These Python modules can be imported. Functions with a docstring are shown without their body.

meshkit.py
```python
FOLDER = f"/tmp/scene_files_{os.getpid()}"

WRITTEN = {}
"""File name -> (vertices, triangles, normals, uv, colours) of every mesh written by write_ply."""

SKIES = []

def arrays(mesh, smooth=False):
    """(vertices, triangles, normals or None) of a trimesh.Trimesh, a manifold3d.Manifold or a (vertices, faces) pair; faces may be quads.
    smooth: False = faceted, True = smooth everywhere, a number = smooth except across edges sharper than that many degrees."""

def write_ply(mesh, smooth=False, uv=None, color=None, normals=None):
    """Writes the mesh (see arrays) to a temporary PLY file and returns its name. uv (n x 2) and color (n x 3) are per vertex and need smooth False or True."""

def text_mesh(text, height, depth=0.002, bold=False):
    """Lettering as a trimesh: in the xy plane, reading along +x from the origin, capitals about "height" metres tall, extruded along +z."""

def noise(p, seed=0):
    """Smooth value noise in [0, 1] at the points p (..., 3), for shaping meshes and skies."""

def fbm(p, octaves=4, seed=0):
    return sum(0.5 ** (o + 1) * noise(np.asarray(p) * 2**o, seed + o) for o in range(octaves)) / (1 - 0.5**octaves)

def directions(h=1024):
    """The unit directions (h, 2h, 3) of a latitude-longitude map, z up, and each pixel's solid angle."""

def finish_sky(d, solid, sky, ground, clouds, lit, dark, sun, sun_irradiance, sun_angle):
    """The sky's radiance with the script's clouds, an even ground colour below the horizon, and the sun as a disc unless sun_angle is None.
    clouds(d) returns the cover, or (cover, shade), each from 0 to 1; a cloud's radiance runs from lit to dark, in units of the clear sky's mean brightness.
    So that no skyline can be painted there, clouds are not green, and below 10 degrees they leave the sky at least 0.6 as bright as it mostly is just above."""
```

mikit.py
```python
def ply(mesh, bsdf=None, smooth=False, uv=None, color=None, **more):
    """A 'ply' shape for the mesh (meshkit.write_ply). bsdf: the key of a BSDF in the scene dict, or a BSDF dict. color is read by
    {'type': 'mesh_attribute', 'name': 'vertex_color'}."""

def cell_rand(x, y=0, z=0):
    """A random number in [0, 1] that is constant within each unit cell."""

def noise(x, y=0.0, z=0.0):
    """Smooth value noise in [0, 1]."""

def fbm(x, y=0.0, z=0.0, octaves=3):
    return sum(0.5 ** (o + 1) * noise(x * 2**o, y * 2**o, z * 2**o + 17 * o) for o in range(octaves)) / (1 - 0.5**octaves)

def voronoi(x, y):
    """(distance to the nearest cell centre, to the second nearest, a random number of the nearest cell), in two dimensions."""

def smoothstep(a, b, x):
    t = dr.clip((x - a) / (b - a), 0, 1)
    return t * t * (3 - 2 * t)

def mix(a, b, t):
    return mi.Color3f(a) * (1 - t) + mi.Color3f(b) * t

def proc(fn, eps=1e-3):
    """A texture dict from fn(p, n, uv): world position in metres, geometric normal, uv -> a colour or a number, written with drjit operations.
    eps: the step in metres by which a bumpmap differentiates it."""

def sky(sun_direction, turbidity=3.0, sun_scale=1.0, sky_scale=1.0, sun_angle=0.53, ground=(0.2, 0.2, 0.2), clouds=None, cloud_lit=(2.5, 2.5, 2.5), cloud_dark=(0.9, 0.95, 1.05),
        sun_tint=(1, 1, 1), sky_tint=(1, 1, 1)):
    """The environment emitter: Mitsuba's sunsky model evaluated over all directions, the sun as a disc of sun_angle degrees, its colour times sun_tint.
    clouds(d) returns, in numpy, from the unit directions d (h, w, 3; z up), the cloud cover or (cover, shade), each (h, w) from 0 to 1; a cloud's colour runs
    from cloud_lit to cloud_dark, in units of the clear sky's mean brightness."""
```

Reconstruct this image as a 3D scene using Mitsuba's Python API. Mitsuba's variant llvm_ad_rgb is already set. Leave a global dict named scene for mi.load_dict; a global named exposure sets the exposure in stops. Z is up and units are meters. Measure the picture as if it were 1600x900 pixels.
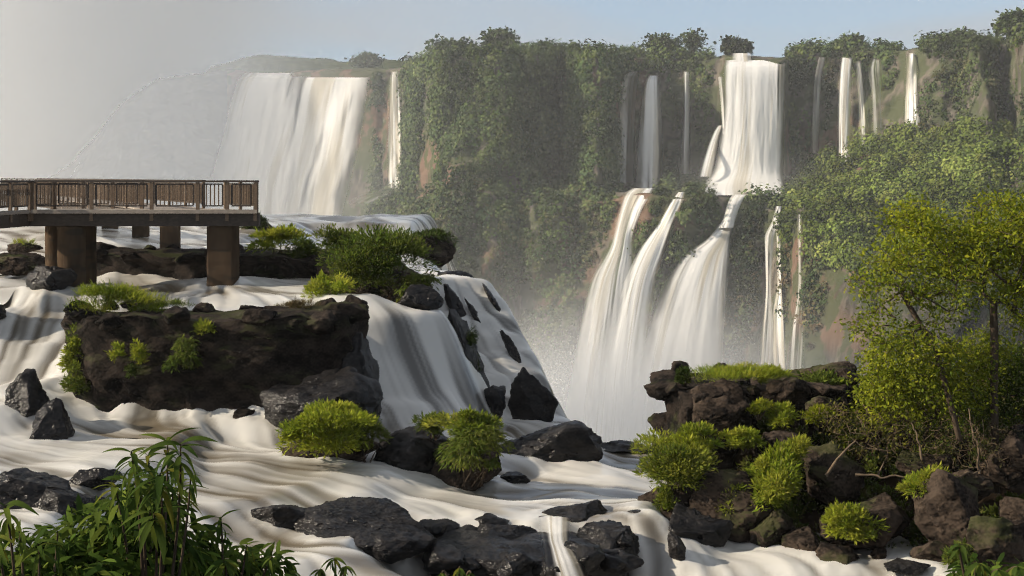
import math, random, numpy as np, trimesh, drjit as dr, mitsuba as mi, mikit, manifold3d as m3
from meshkit import noise, fbm
from scipy.interpolate import LinearNDInterpolator
from scipy.ndimage import gaussian_filter, map_coordinates
from scipy.spatial import cKDTree
random.seed(7); np.random.seed(7)
T = mi.ScalarTransform4f
F = 2198.0          # focal length in photo pixels (1600 wide): about 40 degrees across
HORIZON = 275.0     # photo row of eye level
exposure = 2.3
scene = {'type': 'scene'}
labels = {}
scene['camera'] = {'type': 'perspective', 'fov': 2 * math.degrees(math.atan(800 / F)), 'fov_axis': 'x', 'near_clip': 0.2, 'far_clip': 6000.0,
                   'principal_point_offset_y': (450 - HORIZON) / 900, 'to_world': T().look_at(origin=[0, 0, 0], target=[0, 1, 0], up=[0, 0, 1]),
                   'medium': {'type': 'ref', 'id': 'air'}}
SUN = np.array([-0.87, -0.14, 0.47]); SUN /= np.linalg.norm(SUN)

def thin_cloud(d):
    q = d / np.maximum(d[..., 2:3], 0.05)
    c = fbm(np.stack([q[..., 0] * 0.5, q[..., 1] * 0.25, q[..., 2] * 0], -1) + 3.1, 4, 5)
    return 0.34 + 0.42 * np.clip((c - 0.46) * 3.5, 0, 1)

scene['sky_light'] = mikit.sky(SUN.tolist(), turbidity=3, clouds=thin_cloud, cloud_lit=(1.4, 1.4, 1.42), cloud_dark=(0.9, 0.95, 1.05), sun_tint=(0.90, 1.0, 1.22), sky_tint=(0.93, 1.0, 1.08), sun_scale=1.0, sky_scale=0.9)

# ------------------------------------------------------------------ air: thin haze everywhere, spray mist over the gorge
AIR = 0.00012     # over the near river; the spray-laden air of the gorge is thicker (GORGE_AIR)
GORGE_AIR = 0.0007
scene['air'] = {'type': 'homogeneous', 'albedo': 0.95, 'sigma_t': AIR}
HB = np.array([[-420, -70, -53], [420, 900, 130]], float)
scene['haze'] = {'type': 'cube', 'to_world': T().translate(((HB[0] + HB[1]) / 2).tolist()).scale(((HB[1] - HB[0]) / 2).tolist()),
                 'bsdf': {'type': 'null'}, 'interior': {'type': 'ref', 'id': 'air'}}
labels['haze'] = {'label': 'thin pale haze hanging in the air over the whole gorge', 'kind': 'stuff'}

def P(u, v, Y):
    """a point at distance Y seen at photo pixel (u, v)"""
    return np.array([(u - 800) * Y / F, Y, (HORIZON - v) * Y / F])

# mist: density on a grid of the gorge, thick over the hidden great fall and at the feet of the falls
MB = np.array([[-200, 75, -47], [150, 345, 95]], float)
nx, ny, nz = 88, 66, 46
gx, gy, gz = [MB[0][k] + (np.arange(n) + 0.5) / n * (MB[1][k] - MB[0][k]) for k, n in enumerate((nx, ny, nz))]
Z, Yg, X = np.meshgrid(gz, gy, gx, indexing='ij')
def blob(c, r):
    q = ((X - c[0]) / r[0]) ** 2 + ((Yg - c[1]) / r[1]) ** 2 + ((Z - c[2]) / r[2]) ** 2
    return np.exp(-q * 1.2)
turb = fbm(np.stack([X, Yg, Z], -1) / 26.0, 4, 3)
dens = GORGE_AIR + np.zeros_like(X)
plume = (0.098 * blob((-54, 138, 12), (21, 36, 66)) + 0.030 * blob((-44, 150, 42), (22, 30, 26)) + 0.014 * blob((-40, 150, -2), (18, 30, 14)) + 0.045 * blob((-41, 142, 14), (10, 32, 30)) + 0.006 * blob((-88, 285, 0), (40, 40, 20))
         + 0.010 * blob(P(470, 365, 300), (24, 22, 10)) + 0.006 * blob(P(610, 300, 290), (12, 14, 6))
         + 0.13 * blob(P(945, 690, 206), (28, 26, 12)) + 0.009 * blob(P(900, 680, 200), (34, 60, 15))
         + 0.06 * blob(P(1165, 292, 249), (9, 5, 4.5)) + 0.0016 * blob(P(900, 560, 232), (30, 20, 26)))
dens += plume * np.clip(0.35 + 1.9 * (turb - 0.22), 0.15, 1.7)
edge = np.minimum.reduce([np.clip((X - MB[0][0]) / 20, 0, 1), np.clip((MB[1][0] - X) / 20, 0, 1), np.clip((Yg - MB[0][1]) / 30, 0, 1), np.clip((MB[1][1] - Yg) / 12, 0, 1), np.clip((MB[1][2] - Z) / 20, 0, 1)])
dens = AIR + (dens - AIR) * edge
scene['spray_air'] = {'type': 'heterogeneous', 'albedo': {'type': 'rgb', 'value': [0.958, 0.966, 0.976]},
    'sigma_t': {'type': 'gridvolume', 'grid': mi.VolumeGrid(dens[..., None].astype(np.float32)), 'to_world': T().translate(MB[0].tolist()).scale((MB[1] - MB[0]).tolist())}}
scene['mist'] = {'type': 'cube', 'to_world': T().translate(((MB[0] + MB[1]) / 2).tolist()).scale(((MB[1] - MB[0]) / 2).tolist()),
                 'bsdf': {'type': 'null'}, 'interior': {'type': 'ref', 'id': 'spray_air'}, 'exterior': {'type': 'ref', 'id': 'air'}}
labels['mist'] = {'label': 'white spray mist rising from the feet of the falls and filling the far end of the gorge', 'kind': 'stuff'}

# ------------------------------------------------------------------ helpers
def grid_faces(nr, nc):
    i = np.arange(nr * nc).reshape(nr, nc)
    return np.stack([i[:-1, :-1], i[:-1, 1:], i[1:, 1:], i[1:, :-1]], -1).reshape(-1, 4)

def put(key, mesh, bsdf, label=None, category=None, group=None, kind=None, **kw):
    k, n = key, 0
    while k in scene:
        n += 1; k = '%s_%03d' % (key, n)
    scene[k] = mikit.ply(mesh, bsdf, **kw)
    tag(k, label, category, group, kind)
    return k

def tag(k, label=None, category=None, group=None, kind=None):
    d = {a: b for a, b in (('label', label), ('category', category), ('group', group), ('kind', kind)) if b}
    if d: labels[k] = d

USED = {}
def root(key, label, category, group=None):
    """the key of a thing that has only parts"""
    n = USED.get(key, 0); USED[key] = n + 1
    k = key if n == 0 else '%s_%03d' % (key, n)
    tag(k, label, category, group)
    return k

def ND(x, pts):
    xs, ys = zip(*pts)
    return np.interp(x, xs, ys)

def smooth_interp(x, pts, s=6.0):
    """piecewise linear through pts, rounded over s"""
    o = np.linspace(-2, 2, 9); w = np.exp(-o * o / 2); w /= w.sum()
    return sum(wi * ND(x + oi * s, pts) for oi, wi in zip(o, w))

def cat(parts):
    V, Fc, C, n = [], [], [], 0
    for p in parts:
        V.append(p[0]); Fc.append(np.asarray(p[1]) + n); n += len(p[0])
        if len(p) > 2: C.append(p[2])
    return (np.vstack(V), np.vstack(Fc)) + ((np.vstack(C),) if C else ())

def unit(v): return v / np.maximum(np.linalg.norm(v, axis=-1, keepdims=True), 1e-9)

def leaves(pos, axis, up, length, width, curl=0.25, seg=2):
    """n leaf blades: pos n x 3 base points, axis n x 3 directions, up n x 3; pointed blades bent down by curl. 2*seg+... small quads as triangles"""
    n = len(pos); axis = unit(axis); side = unit(np.cross(axis, up)); nor = np.cross(side, axis)
    length = np.broadcast_to(np.asarray(length, float), n)[:, None]; width = np.broadcast_to(np.asarray(width, float), n)[:, None]
    rows = []
    for k in range(seg + 1):
        t = k / seg
        c = pos + axis * length * t - nor * length * curl * t * t
        w = width * 0.5 * (0.35 if k == 0 else (0.08 if k == seg else 1.0))
        rows += [c - side * w, c + side * w]
    V = np.stack(rows, 1).reshape(-1, 3)
    m = 2 * (seg + 1); f = []
    for k in range(seg):
        a = 2 * k; f += [[a, a + 1, a + 3], [a, a + 3, a + 2]]
    Fc = (np.arange(n)[:, None, None] * m + np.array(f)[None]).reshape(-1, 3)
    return V, Fc, m

def diamonds(pos, axis, up, length, width):
    n = len(pos); axis = unit(axis); side = unit(np.cross(axis, up)); l = np.asarray(length)[:, None]; w = np.asarray(width)[:, None] / 2
    V = np.stack([pos, pos + axis * l * 0.45 - side * w, pos + axis * l, pos + axis * l * 0.55 + side * w], 1).reshape(-1, 3)
    return V, (np.arange(n)[:, None, None] * 4 + np.array([[0, 1, 2], [0, 2, 3]])[None]).reshape(-1, 3), 4

def hue(n, m, cols, rng, spread=0.18):
    """a random leaf colour, the same over the m vertices of each leaf; cols: list of linear colours"""
    cols = np.asarray(cols, float)
    a = cols[rng.integers(0, len(cols), n)] * (1 - 0.5 * 0) ; b = cols[rng.integers(0, len(cols), n)]
    t = rng.random((n, 1))
    c = (a * (1 - t) + b * t) * (1 + spread * rng.standard_normal((n, 1)))
    return np.repeat(np.clip(c, 0.004, 0.9), m, 0)

def tube(pts, rad, sides=6):
    pts = np.asarray(pts, float); rad = np.broadcast_to(rad, len(pts))
    d = unit(np.gradient(pts, axis=0)); a = unit(np.cross(d, [0.31, 0.22, 0.93] if abs(d[0, 2]) < 0.85 else [1, 0.1, 0])); b = np.cross(d, a)
    th = np.arange(sides) / sides * 2 * np.pi
    V = (pts[:, None] + rad[:, None, None] * (np.cos(th)[None, :, None] * a[:, None] + np.sin(th)[None, :, None] * b[:, None])).reshape(-1, 3)
    f = []
    for i in range(len(pts) - 1):
        for j in range(sides):
            k = (j + 1) % sides
            f += [[i * sides + j, i * sides + k, (i + 1) * sides + k], [i * sides + j, (i + 1) * sides + k, (i + 1) * sides + j]]
    return V, np.array(f)

def bar(a, b, w, h=None, up=(0, 0, 1)):
    """a square bar from a to b"""
    a, b = np.asarray(a, float), np.asarray(b, float); h = h or w
    d = unit(b - a); s = np.cross(d, up)
    s = unit(s) if np.linalg.norm(s) > 1e-3 else np.array([1.0, 0, 0]); t = np.cross(s, d)
    V = np.array([p + s * i * w / 2 + t * j * h / 2 for p in (a, b) for i, j in ((-1, -1), (1, -1), (1, 1), (-1, 1))])
    Fc = np.array([[0, 3, 2], [0, 2, 1], [4, 5, 6], [4, 6, 7], [0, 1, 5], [0, 5, 4], [1, 2, 6], [1, 6, 5], [2, 3, 7], [2, 7, 6], [3, 0, 4], [3, 4, 7]])
    return V, Fc
# ------------------------------------------------------------------ materials
def mat(key, d): scene[key] = d
attr = {'type': 'mesh_attribute', 'name': 'vertex_color'}

def water_col(p, n, uv): return mi.Color3f(0.7)
mat('rapids_water', {'type': 'twosided', 'bsdf': {'type': 'principled', 'base_color': attr, 'roughness': 0.22, 'specular': 0.5}})

mat('spray_wet_rock', {'type': 'twosided', 'bsdf': {'type': 'diffuse', 'reflectance': {'type': 'rgb', 'value': [0.085, 0.078, 0.068]}}})
def fall_alpha(fu, fv, lo, hi, edge):
    def fn(p, n, uv):
        seed = dr.floor(uv.x); s = uv.x - seed
        a = mikit.fbm(s * fu + seed * 7.3, uv.y * fv + seed * 3.1, seed, 4)
        b = mikit.fbm(s * fu * 3.7 + seed * 5.3, uv.y * fv * 2.0, seed + 9.0, 3)
        w = mikit.fbm(s * 6.0 + seed, uv.y * fv * 3.0, seed + 4.0, 4)
        e = dr.minimum(s, 1 - s) + (w - 0.5) * 1.1 * edge
        return mikit.smoothstep(0.0, edge, e) * mikit.smoothstep(lo, hi, 0.65 * a + 0.35 * b)
    return fn
def fall_tint(fu, fv):
    def fn(p, n, uv):
        seed = dr.floor(uv.x); s = uv.x - seed
        a = mikit.fbm(s * fu + seed * 2.9, uv.y * fv, seed + 20.0, 4)
        return mikit.mix([0.56, 0.52, 0.43], [0.84, 0.835, 0.81], mikit.smoothstep(0.25, 0.55, a))
    return fn
def fall(key, fu, fv, lo, hi, edge):
    mat(key, {'type': 'mask', 'opacity': mikit.proc(fall_alpha(fu, fv, lo, hi, edge)),
              'bsdf': {'type': 'twosided', 'bsdf': {'type': 'diffuse', 'reflectance': mikit.proc(fall_tint(fu * 1.3, fv))}}})
fall('curtain_water', 9, 0.7, 0.20, 0.42, 0.10)
fall('cascade_water', 7, 0.8, 0.22, 0.46, 0.20)
fall('stream_water', 4, 0.8, 0.26, 0.50, 0.30)
fall('veil_water', 6, 0.8, 0.36, 0.72, 0.40)

fall('spill_water', 6, 1.5, 0.08, 0.80, 0.5)
def cliff_rock(p, n, uv):
    a = mikit.fbm(p.x * 0.12, p.y * 0.12, p.z * 0.05, 4)
    b = mikit.fbm(p.x * 0.9, p.y * 0.9, p.z * 0.22, 4)
    c = mikit.fbm(p.x * 0.05 + 9, p.y * 0.05, p.z * 0.06, 2)
    col = mikit.mix([0.055, 0.052, 0.045], [0.20, 0.175, 0.14], mikit.smoothstep(0.25, 0.75, 0.4 * a + 0.6 * b))
    col = mikit.mix(col, [0.20, 0.115, 0.075], mikit.smoothstep(0.54, 0.66, c) * 0.6)
    return mikit.mix(col, [0.075, 0.09, 0.045], mikit.smoothstep(0.40, 0.54, mikit.fbm(p.x * 0.4, p.y * 0.4, p.z * 0.25 + 5, 4)) * 0.85)
mat('cliff_rock', {'type': 'twosided', 'bsdf': {'type': 'diffuse', 'reflectance': mikit.proc(cliff_rock)}})

mat('far_wood', {'type': 'twosided', 'bsdf': {'type': 'diffuse', 'reflectance': mikit.proc(lambda p, n, uv: mikit.mix([0.03, 0.042, 0.018], [0.08, 0.095, 0.035], mikit.fbm(p.x * 0.25, p.y * 0.25, p.z * 0.25, 3)))}})
def basalt(lo, hi, moss):
    def fn(p, n, uv):
        a = mikit.fbm(p.x * 2.2, p.y * 2.2, p.z * 2.8, 5)
        b = mikit.noise(p.x * 19, p.y * 19, p.z * 19)
        col = mikit.mix(lo, hi, mikit.smoothstep(0.3, 0.72, 0.75 * a + 0.25 * b))
        if moss:
            m = mikit.smoothstep(0.52, 0.66, mikit.fbm(p.x * 1.3 + 4, p.y * 1.3, p.z * 1.3, 4)) * mikit.smoothstep(-0.1, 0.5, n.z)
            col = mikit.mix(col, [0.06, 0.075, 0.02], m * moss)
        return col
    return fn
def rockmat(key, lo, hi, moss, rough, spec):
    mat(key, {'type': 'twosided', 'bsdf': {'type': 'bumpmap', 'arbitrary': mikit.proc(lambda p, n, uv: mikit.fbm(p.x * 11, p.y * 11, p.z * 14, 4), eps=8e-3), 'scale': 0.06,
        'bsdf': {'type': 'principled', 'base_color': mikit.proc(basalt(lo, hi, moss)), 'roughness': rough, 'specular': spec}}})
rockmat('wet_rock', [0.005, 0.005, 0.0055], [0.024, 0.022, 0.0215], 0.0, 0.3, 0.2)
rockmat('block_rock', [0.005, 0.0045, 0.004], [0.034, 0.026, 0.021], 0.3, 0.9, 0.1)
rockmat('bank_rock', [0.007, 0.0055, 0.0045], [0.062, 0.046, 0.035], 0.35, 0.92, 0.1)

mat('far_leaf', {'type': 'twosided', 'bsdf': {'type': 'diffuse', 'reflectance': attr}})
mat('leaf', {'type': 'principledthin', 'base_color': attr, 'roughness': 0.55, 'diff_trans': 0.8, 'eta': 1.4, 'spec_trans': 0.0})
mat('gloss_leaf', {'type': 'principledthin', 'base_color': attr, 'roughness': 0.38, 'diff_trans': 0.7, 'eta': 1.45, 'spec_trans': 0.0})
mat('bark', {'type': 'twosided', 'bsdf': {'type': 'diffuse', 'reflectance': mikit.proc(lambda p, n, uv: mikit.mix([0.035, 0.026, 0.02], [0.14, 0.105, 0.075], mikit.fbm(p.x * 14, p.y * 14, p.z * 4, 3)))}})
mat('dry_twig', {'type': 'twosided', 'bsdf': {'type': 'diffuse', 'reflectance': mikit.proc(lambda p, n, uv: mikit.mix([0.07, 0.052, 0.036], [0.22, 0.165, 0.115], mikit.fbm(p.x * 6, p.y * 6, p.z * 6, 3)))}})
mat('bleached_wood', {'type': 'twosided', 'bsdf': {'type': 'diffuse', 'reflectance': mikit.proc(lambda p, n, uv: mikit.mix([0.22, 0.18, 0.14], [0.45, 0.39, 0.32], mikit.fbm(p.x * 12, p.y * 12, p.z * 12, 3)))}})
def wood(lo, hi):
    return mikit.proc(lambda p, n, uv: mikit.mix(lo, hi, mikit.fbm(p.x * 1.5 + p.y * 1.5, p.z * 30, p.x * 9 - p.y * 9, 4)))
mat('dark_timber', {'type': 'twosided', 'bsdf': {'type': 'principled', 'base_color': wood([0.02, 0.015, 0.011], [0.06, 0.042, 0.03]), 'roughness': 0.65}})
mat('rail_timber', {'type': 'twosided', 'bsdf': {'type': 'principled', 'base_color': wood([0.075, 0.05, 0.03], [0.19, 0.128, 0.082]), 'roughness': 0.65}})
mat('deck_board', {'type': 'twosided', 'bsdf': {'type': 'principled', 'base_color': wood([0.17, 0.14, 0.115], [0.34, 0.295, 0.25]), 'roughness': 0.7}})
def concrete(p, n, uv):
    a = mikit.fbm(p.x * 3, p.y * 3, p.z * 0.8, 4); b = mikit.fbm(p.x * 1.1, p.y * 1.1, p.z * 3, 3)
    return mikit.mix(mikit.mix([0.032, 0.022, 0.015], [0.11, 0.076, 0.05], a), [0.04, 0.035, 0.028], mikit.smoothstep(0.5, 0.68, b) * 0.8)
mat('stained_concrete', {'type': 'twosided', 'bsdf': {'type': 'diffuse', 'reflectance': mikit.proc(concrete)}})
def soil(p, n, uv):
    a = mikit.fbm(p.x * 1.7, p.y * 1.7, p.z * 1.7, 5)
    return mikit.mix([0.010, 0.008, 0.006], [0.05, 0.034, 0.022], mikit.smoothstep(0.3, 0.75, a))
mat('soil', {'type': 'twosided', 'bsdf': {'type': 'diffuse', 'reflectance': mikit.proc(soil)}})
# ------------------------------------------------------------------ the far cliffs (two tiers with a terrace between)
LIP_V = [(-600, 420), (0, 400), (60, 340), (130, 250), (190, 165), (250, 126), (330, 116), (390, 118), (560, 111), (600, 112), (630, 110), (650, 102), (690, 94), (740, 88), (770, 84), (900, 84), (960, 92), (1040, 92), (1110, 96), (1140, 92), (1225, 94), (1240, 82), (1400, 82), (1440, 78), (1500, 72), (1560, 72), (1585, 58), (1640, 46), (2200, 40)]
LIP_Y = [(-600, 360), (0, 350), (330, 332), (400, 330), (570, 318), (600, 316), (632, 305), (700, 268), (770, 262), (790, 264), (880, 285), (900, 276), (930, 266), (955, 272), (985, 284), (1060, 282), (1120, 276), (1150, 268), (1224, 261), (1234, 273), (1310, 268), (1345, 262), (1400, 259), (1440, 252), (1490, 249), (1535, 238), (1560, 250), (1575, 244), (1600, 226), (1700, 205), (2200, 190)]
UB_V = [(-600, 520), (60, 480), (330, 400), (560, 360), (590, 304), (640, 298), (760, 290), (960, 296), (1040, 290), (1090, 280), (1120, 298), (1225, 300), (1250, 268), (1300, 236), (1360, 214), (1410, 202), (1445, 202), (1500, 196), (1560, 200), (1600, 226), (2200, 250)]
TE_V = [(-600, 540), (60, 500), (330, 420), (560, 385), (600, 332), (640, 324), (760, 322), (900, 318), (970, 308), (1020, 300), (1065, 308), (1100, 302), (1150, 312), (1215, 324), (1240, 340), (1300, 372), (1400, 400), (1500, 420), (1600, 440), (2200, 470)]
TE_Y = [(-600, 335), (330, 312), (560, 296), (640, 262), (700, 250), (755, 250), (790, 262), (830, 250), (900, 249), (1000, 244), (1070, 238), (1150, 240), (1215, 236), (1245, 222), (1300, 216), (1400, 202), (1500, 190), (1600, 180), (2200, 160)]
cu = np.arange(-620, 2220, 6.5); nc = len(cu)
lipY = smooth_interp(cu, LIP_Y, 3); lipz = (HORIZON - smooth_interp(cu, LIP_V, 3)) * lipY / F
offb = ND(cu, [(-600, 10), (560, 8), (640, 9), (1000, 5), (1250, 6), (1600, 12)])
ubY = lipY - offb; ubz = (HORIZON - smooth_interp(cu, UB_V)) * ubY / F
teY = np.minimum(smooth_interp(cu, TE_Y), ubY - 6); tez = (HORIZON - smooth_interp(cu, TE_V)) * teY / F
lbY = teY - ND(cu, [(-600, 10), (640, 14), (900, 16), (1150, 12), (1300, 16), (1600, 25)]); lbz = np.full(nc, -46.0)
prof = [(lipY + 420, lipz + 6), (lipY + 60, lipz + 3), (lipY + 5, lipz + 1.0), (lipY, lipz), (ubY, ubz), (teY, tez), (lbY, lbz), (lbY - 28, lbz - 3.5)]
steps = [6, 10, 6, 66, 34, 80, 10]
rowsY, rowsz = [], []
for k, s in enumerate(steps):
    t = (np.arange(s) / s)[:, None]
    rowsY.append(prof[k][0] * (1 - t) + prof[k + 1][0] * t); rowsz.append(prof[k][1] * (1 - t) + prof[k + 1][1] * t)
CY = np.vstack(rowsY + [prof[-1][0][None]]); CZ = np.vstack(rowsz + [prof[-1][1][None]])
CX = (cu[None] - 800) * CY / F
C3 = np.stack([CX, CY, CZ], -1)
q = C3 * np.array([1 / 11.0, 1 / 11.0, 1 / 26.0])
rib = fbm(q, 4, 11) - 0.5
ledge = fbm(C3 * np.array([0.25, 0.25, 0.55]), 3, 17) - 0.5
row = np.arange(len(CY)); face = np.interp(row, [0, 20, 24, 92, 130, 206, 216], [0, 0, 0.8, 1, 1, 1, 0.2])[:, None]
mids = fbm(C3 * np.array([0.16, 0.16, 0.09]), 3, 19) - 0.5
face = face * (1 - 0.8 * np.interp(cu, [330, 360, 585, 600], [0, 1, 1, 0]) - 0.6 * np.interp(cu, [1090, 1110, 1230, 1245], [0, 1, 1, 0]))[None]
C3[..., 1] -= face * (rib * 16.0 + mids * 9.0 + ledge * 2.6)
C3[..., 2] += (fbm(C3 / 7.0, 3, 23) - 0.5) * np.interp(row, [0, 10, 22, 26, 88, 96, 120, 130], [7, 3, 2.0, 0.5, 0.5, 3.5, 3.5, 0.6])[:, None]
kc = int(np.searchsorted(cu, 352))
put('cliff', (C3[:, kc:].reshape(-1, 3), grid_faces(len(CY), nc - kc)), 'cliff_rock', 'tall two-tiered rock cliff overgrown with hanging greenery round the far side of the gorge', kind='structure', smooth=True)
put('cliff', (C3[:, :kc + 1].reshape(-1, 3), grid_faces(len(CY), kc + 1)), 'spray_wet_rock', 'spray-soaked bare cliff at the head of the gorge, fading into the mist', kind='structure', smooth=True)
# a wooded rise far behind the curtain fall
hu, hY = np.meshgrid(np.arange(262, 760, 4.0), np.linspace(430, 700, 40)); hv = np.interp(hu, [262, 330, 380, 440, 500, 540, 600, 640, 760], [190, 112, 99, 96, 102, 106, 102, 104, 108])
hz = (HORIZON - hv) * 560 / F * np.sin(np.clip((hY - 430) / 130, 0, 1) * np.pi / 2) + np.where(hY < 432, -8, 0); hx = (hu - 800) * hY / F
hz = hz + 3.2 * fbm(np.stack([hx / 9, hY / 9, hx * 0], -1), 4, 61)
put('hill', (np.stack([hx, hY, hz], -1).reshape(-1, 3), grid_faces(*hu.shape)), 'far_wood', 'low wooded rise on the horizon behind the curtain fall', kind='structure', smooth=True)

# the river at the bottom of the gorge
gxs, gys = np.meshgrid(np.linspace(-300, 300, 90), np.linspace(50, 345, 60))
put('gorge_river', (np.stack([gxs, gys, -46.5 + 1.2 * fbm(np.stack([gxs / 9, gys / 9, gxs * 0], -1), 3, 4)], -1).reshape(-1, 3), grid_faces(60, 90)), 'rapids_water',
    'white churned river at the bottom of the gorge', kind='structure', smooth=True, color=np.tile([[0.5, 0.48, 0.42]], (5400, 1)))

# nearest cliff distance on a grid of directions, so that the falls stand in front of the rock they run down
pu, pv = 800 + F * C3[20:216, :, 0] / C3[20:216, :, 1], HORIZON - F * C3[20:216, :, 2] / C3[20:216, :, 1]
DM = np.full((180, 320), 1e9); bi = np.clip((pv / 5).astype(int), 0, 179); bj = np.clip((pu / 5).astype(int), 0, 319)
np.minimum.at(DM, (bi.ravel(), bj.ravel()), C3[20:216, :, 1].ravel())
for _ in range(3): DM = np.where(DM > 1e8, np.minimum.reduce([np.roll(DM, s_, a_) for s_ in (1, -1) for a_ in (0, 1)]), DM)
# ---- waterfalls: sheets that hang from the lip; rows of (v, u_left, u_right, Y)
FALLSEED = [0]
def fall_sheet(rows, bsdf, label, nr=60, ncol=40, bulge=1.0, strand=0.12, fu=7.0, far=True):
    FALLSEED[0] += 1; sd = FALLSEED[0]
    rows = np.asarray(rows, float); t0 = np.r_[0, np.cumsum(np.abs(np.diff(rows[:, 0])) + 0.3 * np.abs(np.diff(rows[:, 1])))]; t0 /= t0[-1]
    t = np.linspace(0, 1, nr)
    from scipy.interpolate import PchipInterpolator
    r = PchipInterpolator(t0, rows)(t)
    s = np.linspace(0, 1, ncol)[None]
    u = r[:, 1:2] * (1 - s) + r[:, 2:3] * s; v = r[:, 0:1] + 0 * s; Yd = r[:, 3:4] + 0 * s
    S, Tm = np.broadcast_arrays(s, t[:, None])
    st = fbm(np.stack([S * fu + sd * 3.3, Tm * 2.2, S * 0 + sd], -1), 4, sd) - 0.5
    near_ = DM[np.clip((v / 5).astype(int), 0, 179), np.clip((u / 5).astype(int), 0, 319)]
    if far: Yd = np.where(Tm < 0.03, Yd + 1.5, gaussian_filter(np.minimum(Yd, near_ - 0.5), (2.5, 2.5), mode='nearest'))
    Yd = Yd - bulge * np.sin(np.pi * S) ** 0.7 * (0.3 + 0.7 * Tm) - strand * 2 * st * (0.3 + Tm)
    u = u + (fbm(np.stack([S * 5, Tm * 3, S * 0 + sd * 2.2], -1), 2, 8) - 0.5) * np.abs(r[:, 2:3] - r[:, 1:2]) * 0.10 * Tm
    V = np.stack([(u - 800) * Yd / F, Yd, (HORIZON - v) * Yd / F], -1).reshape(-1, 3)
    H = (V[:, 2].max() - V[:, 2].min()) / 20
    uv = np.stack([S * 0.9999 + sd, Tm * H], -1).reshape(-1, 2)
    return put('waterfall', (V, grid_faces(nr, ncol)), bsdf, label, 'waterfall', smooth=True, uv=uv)

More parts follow.
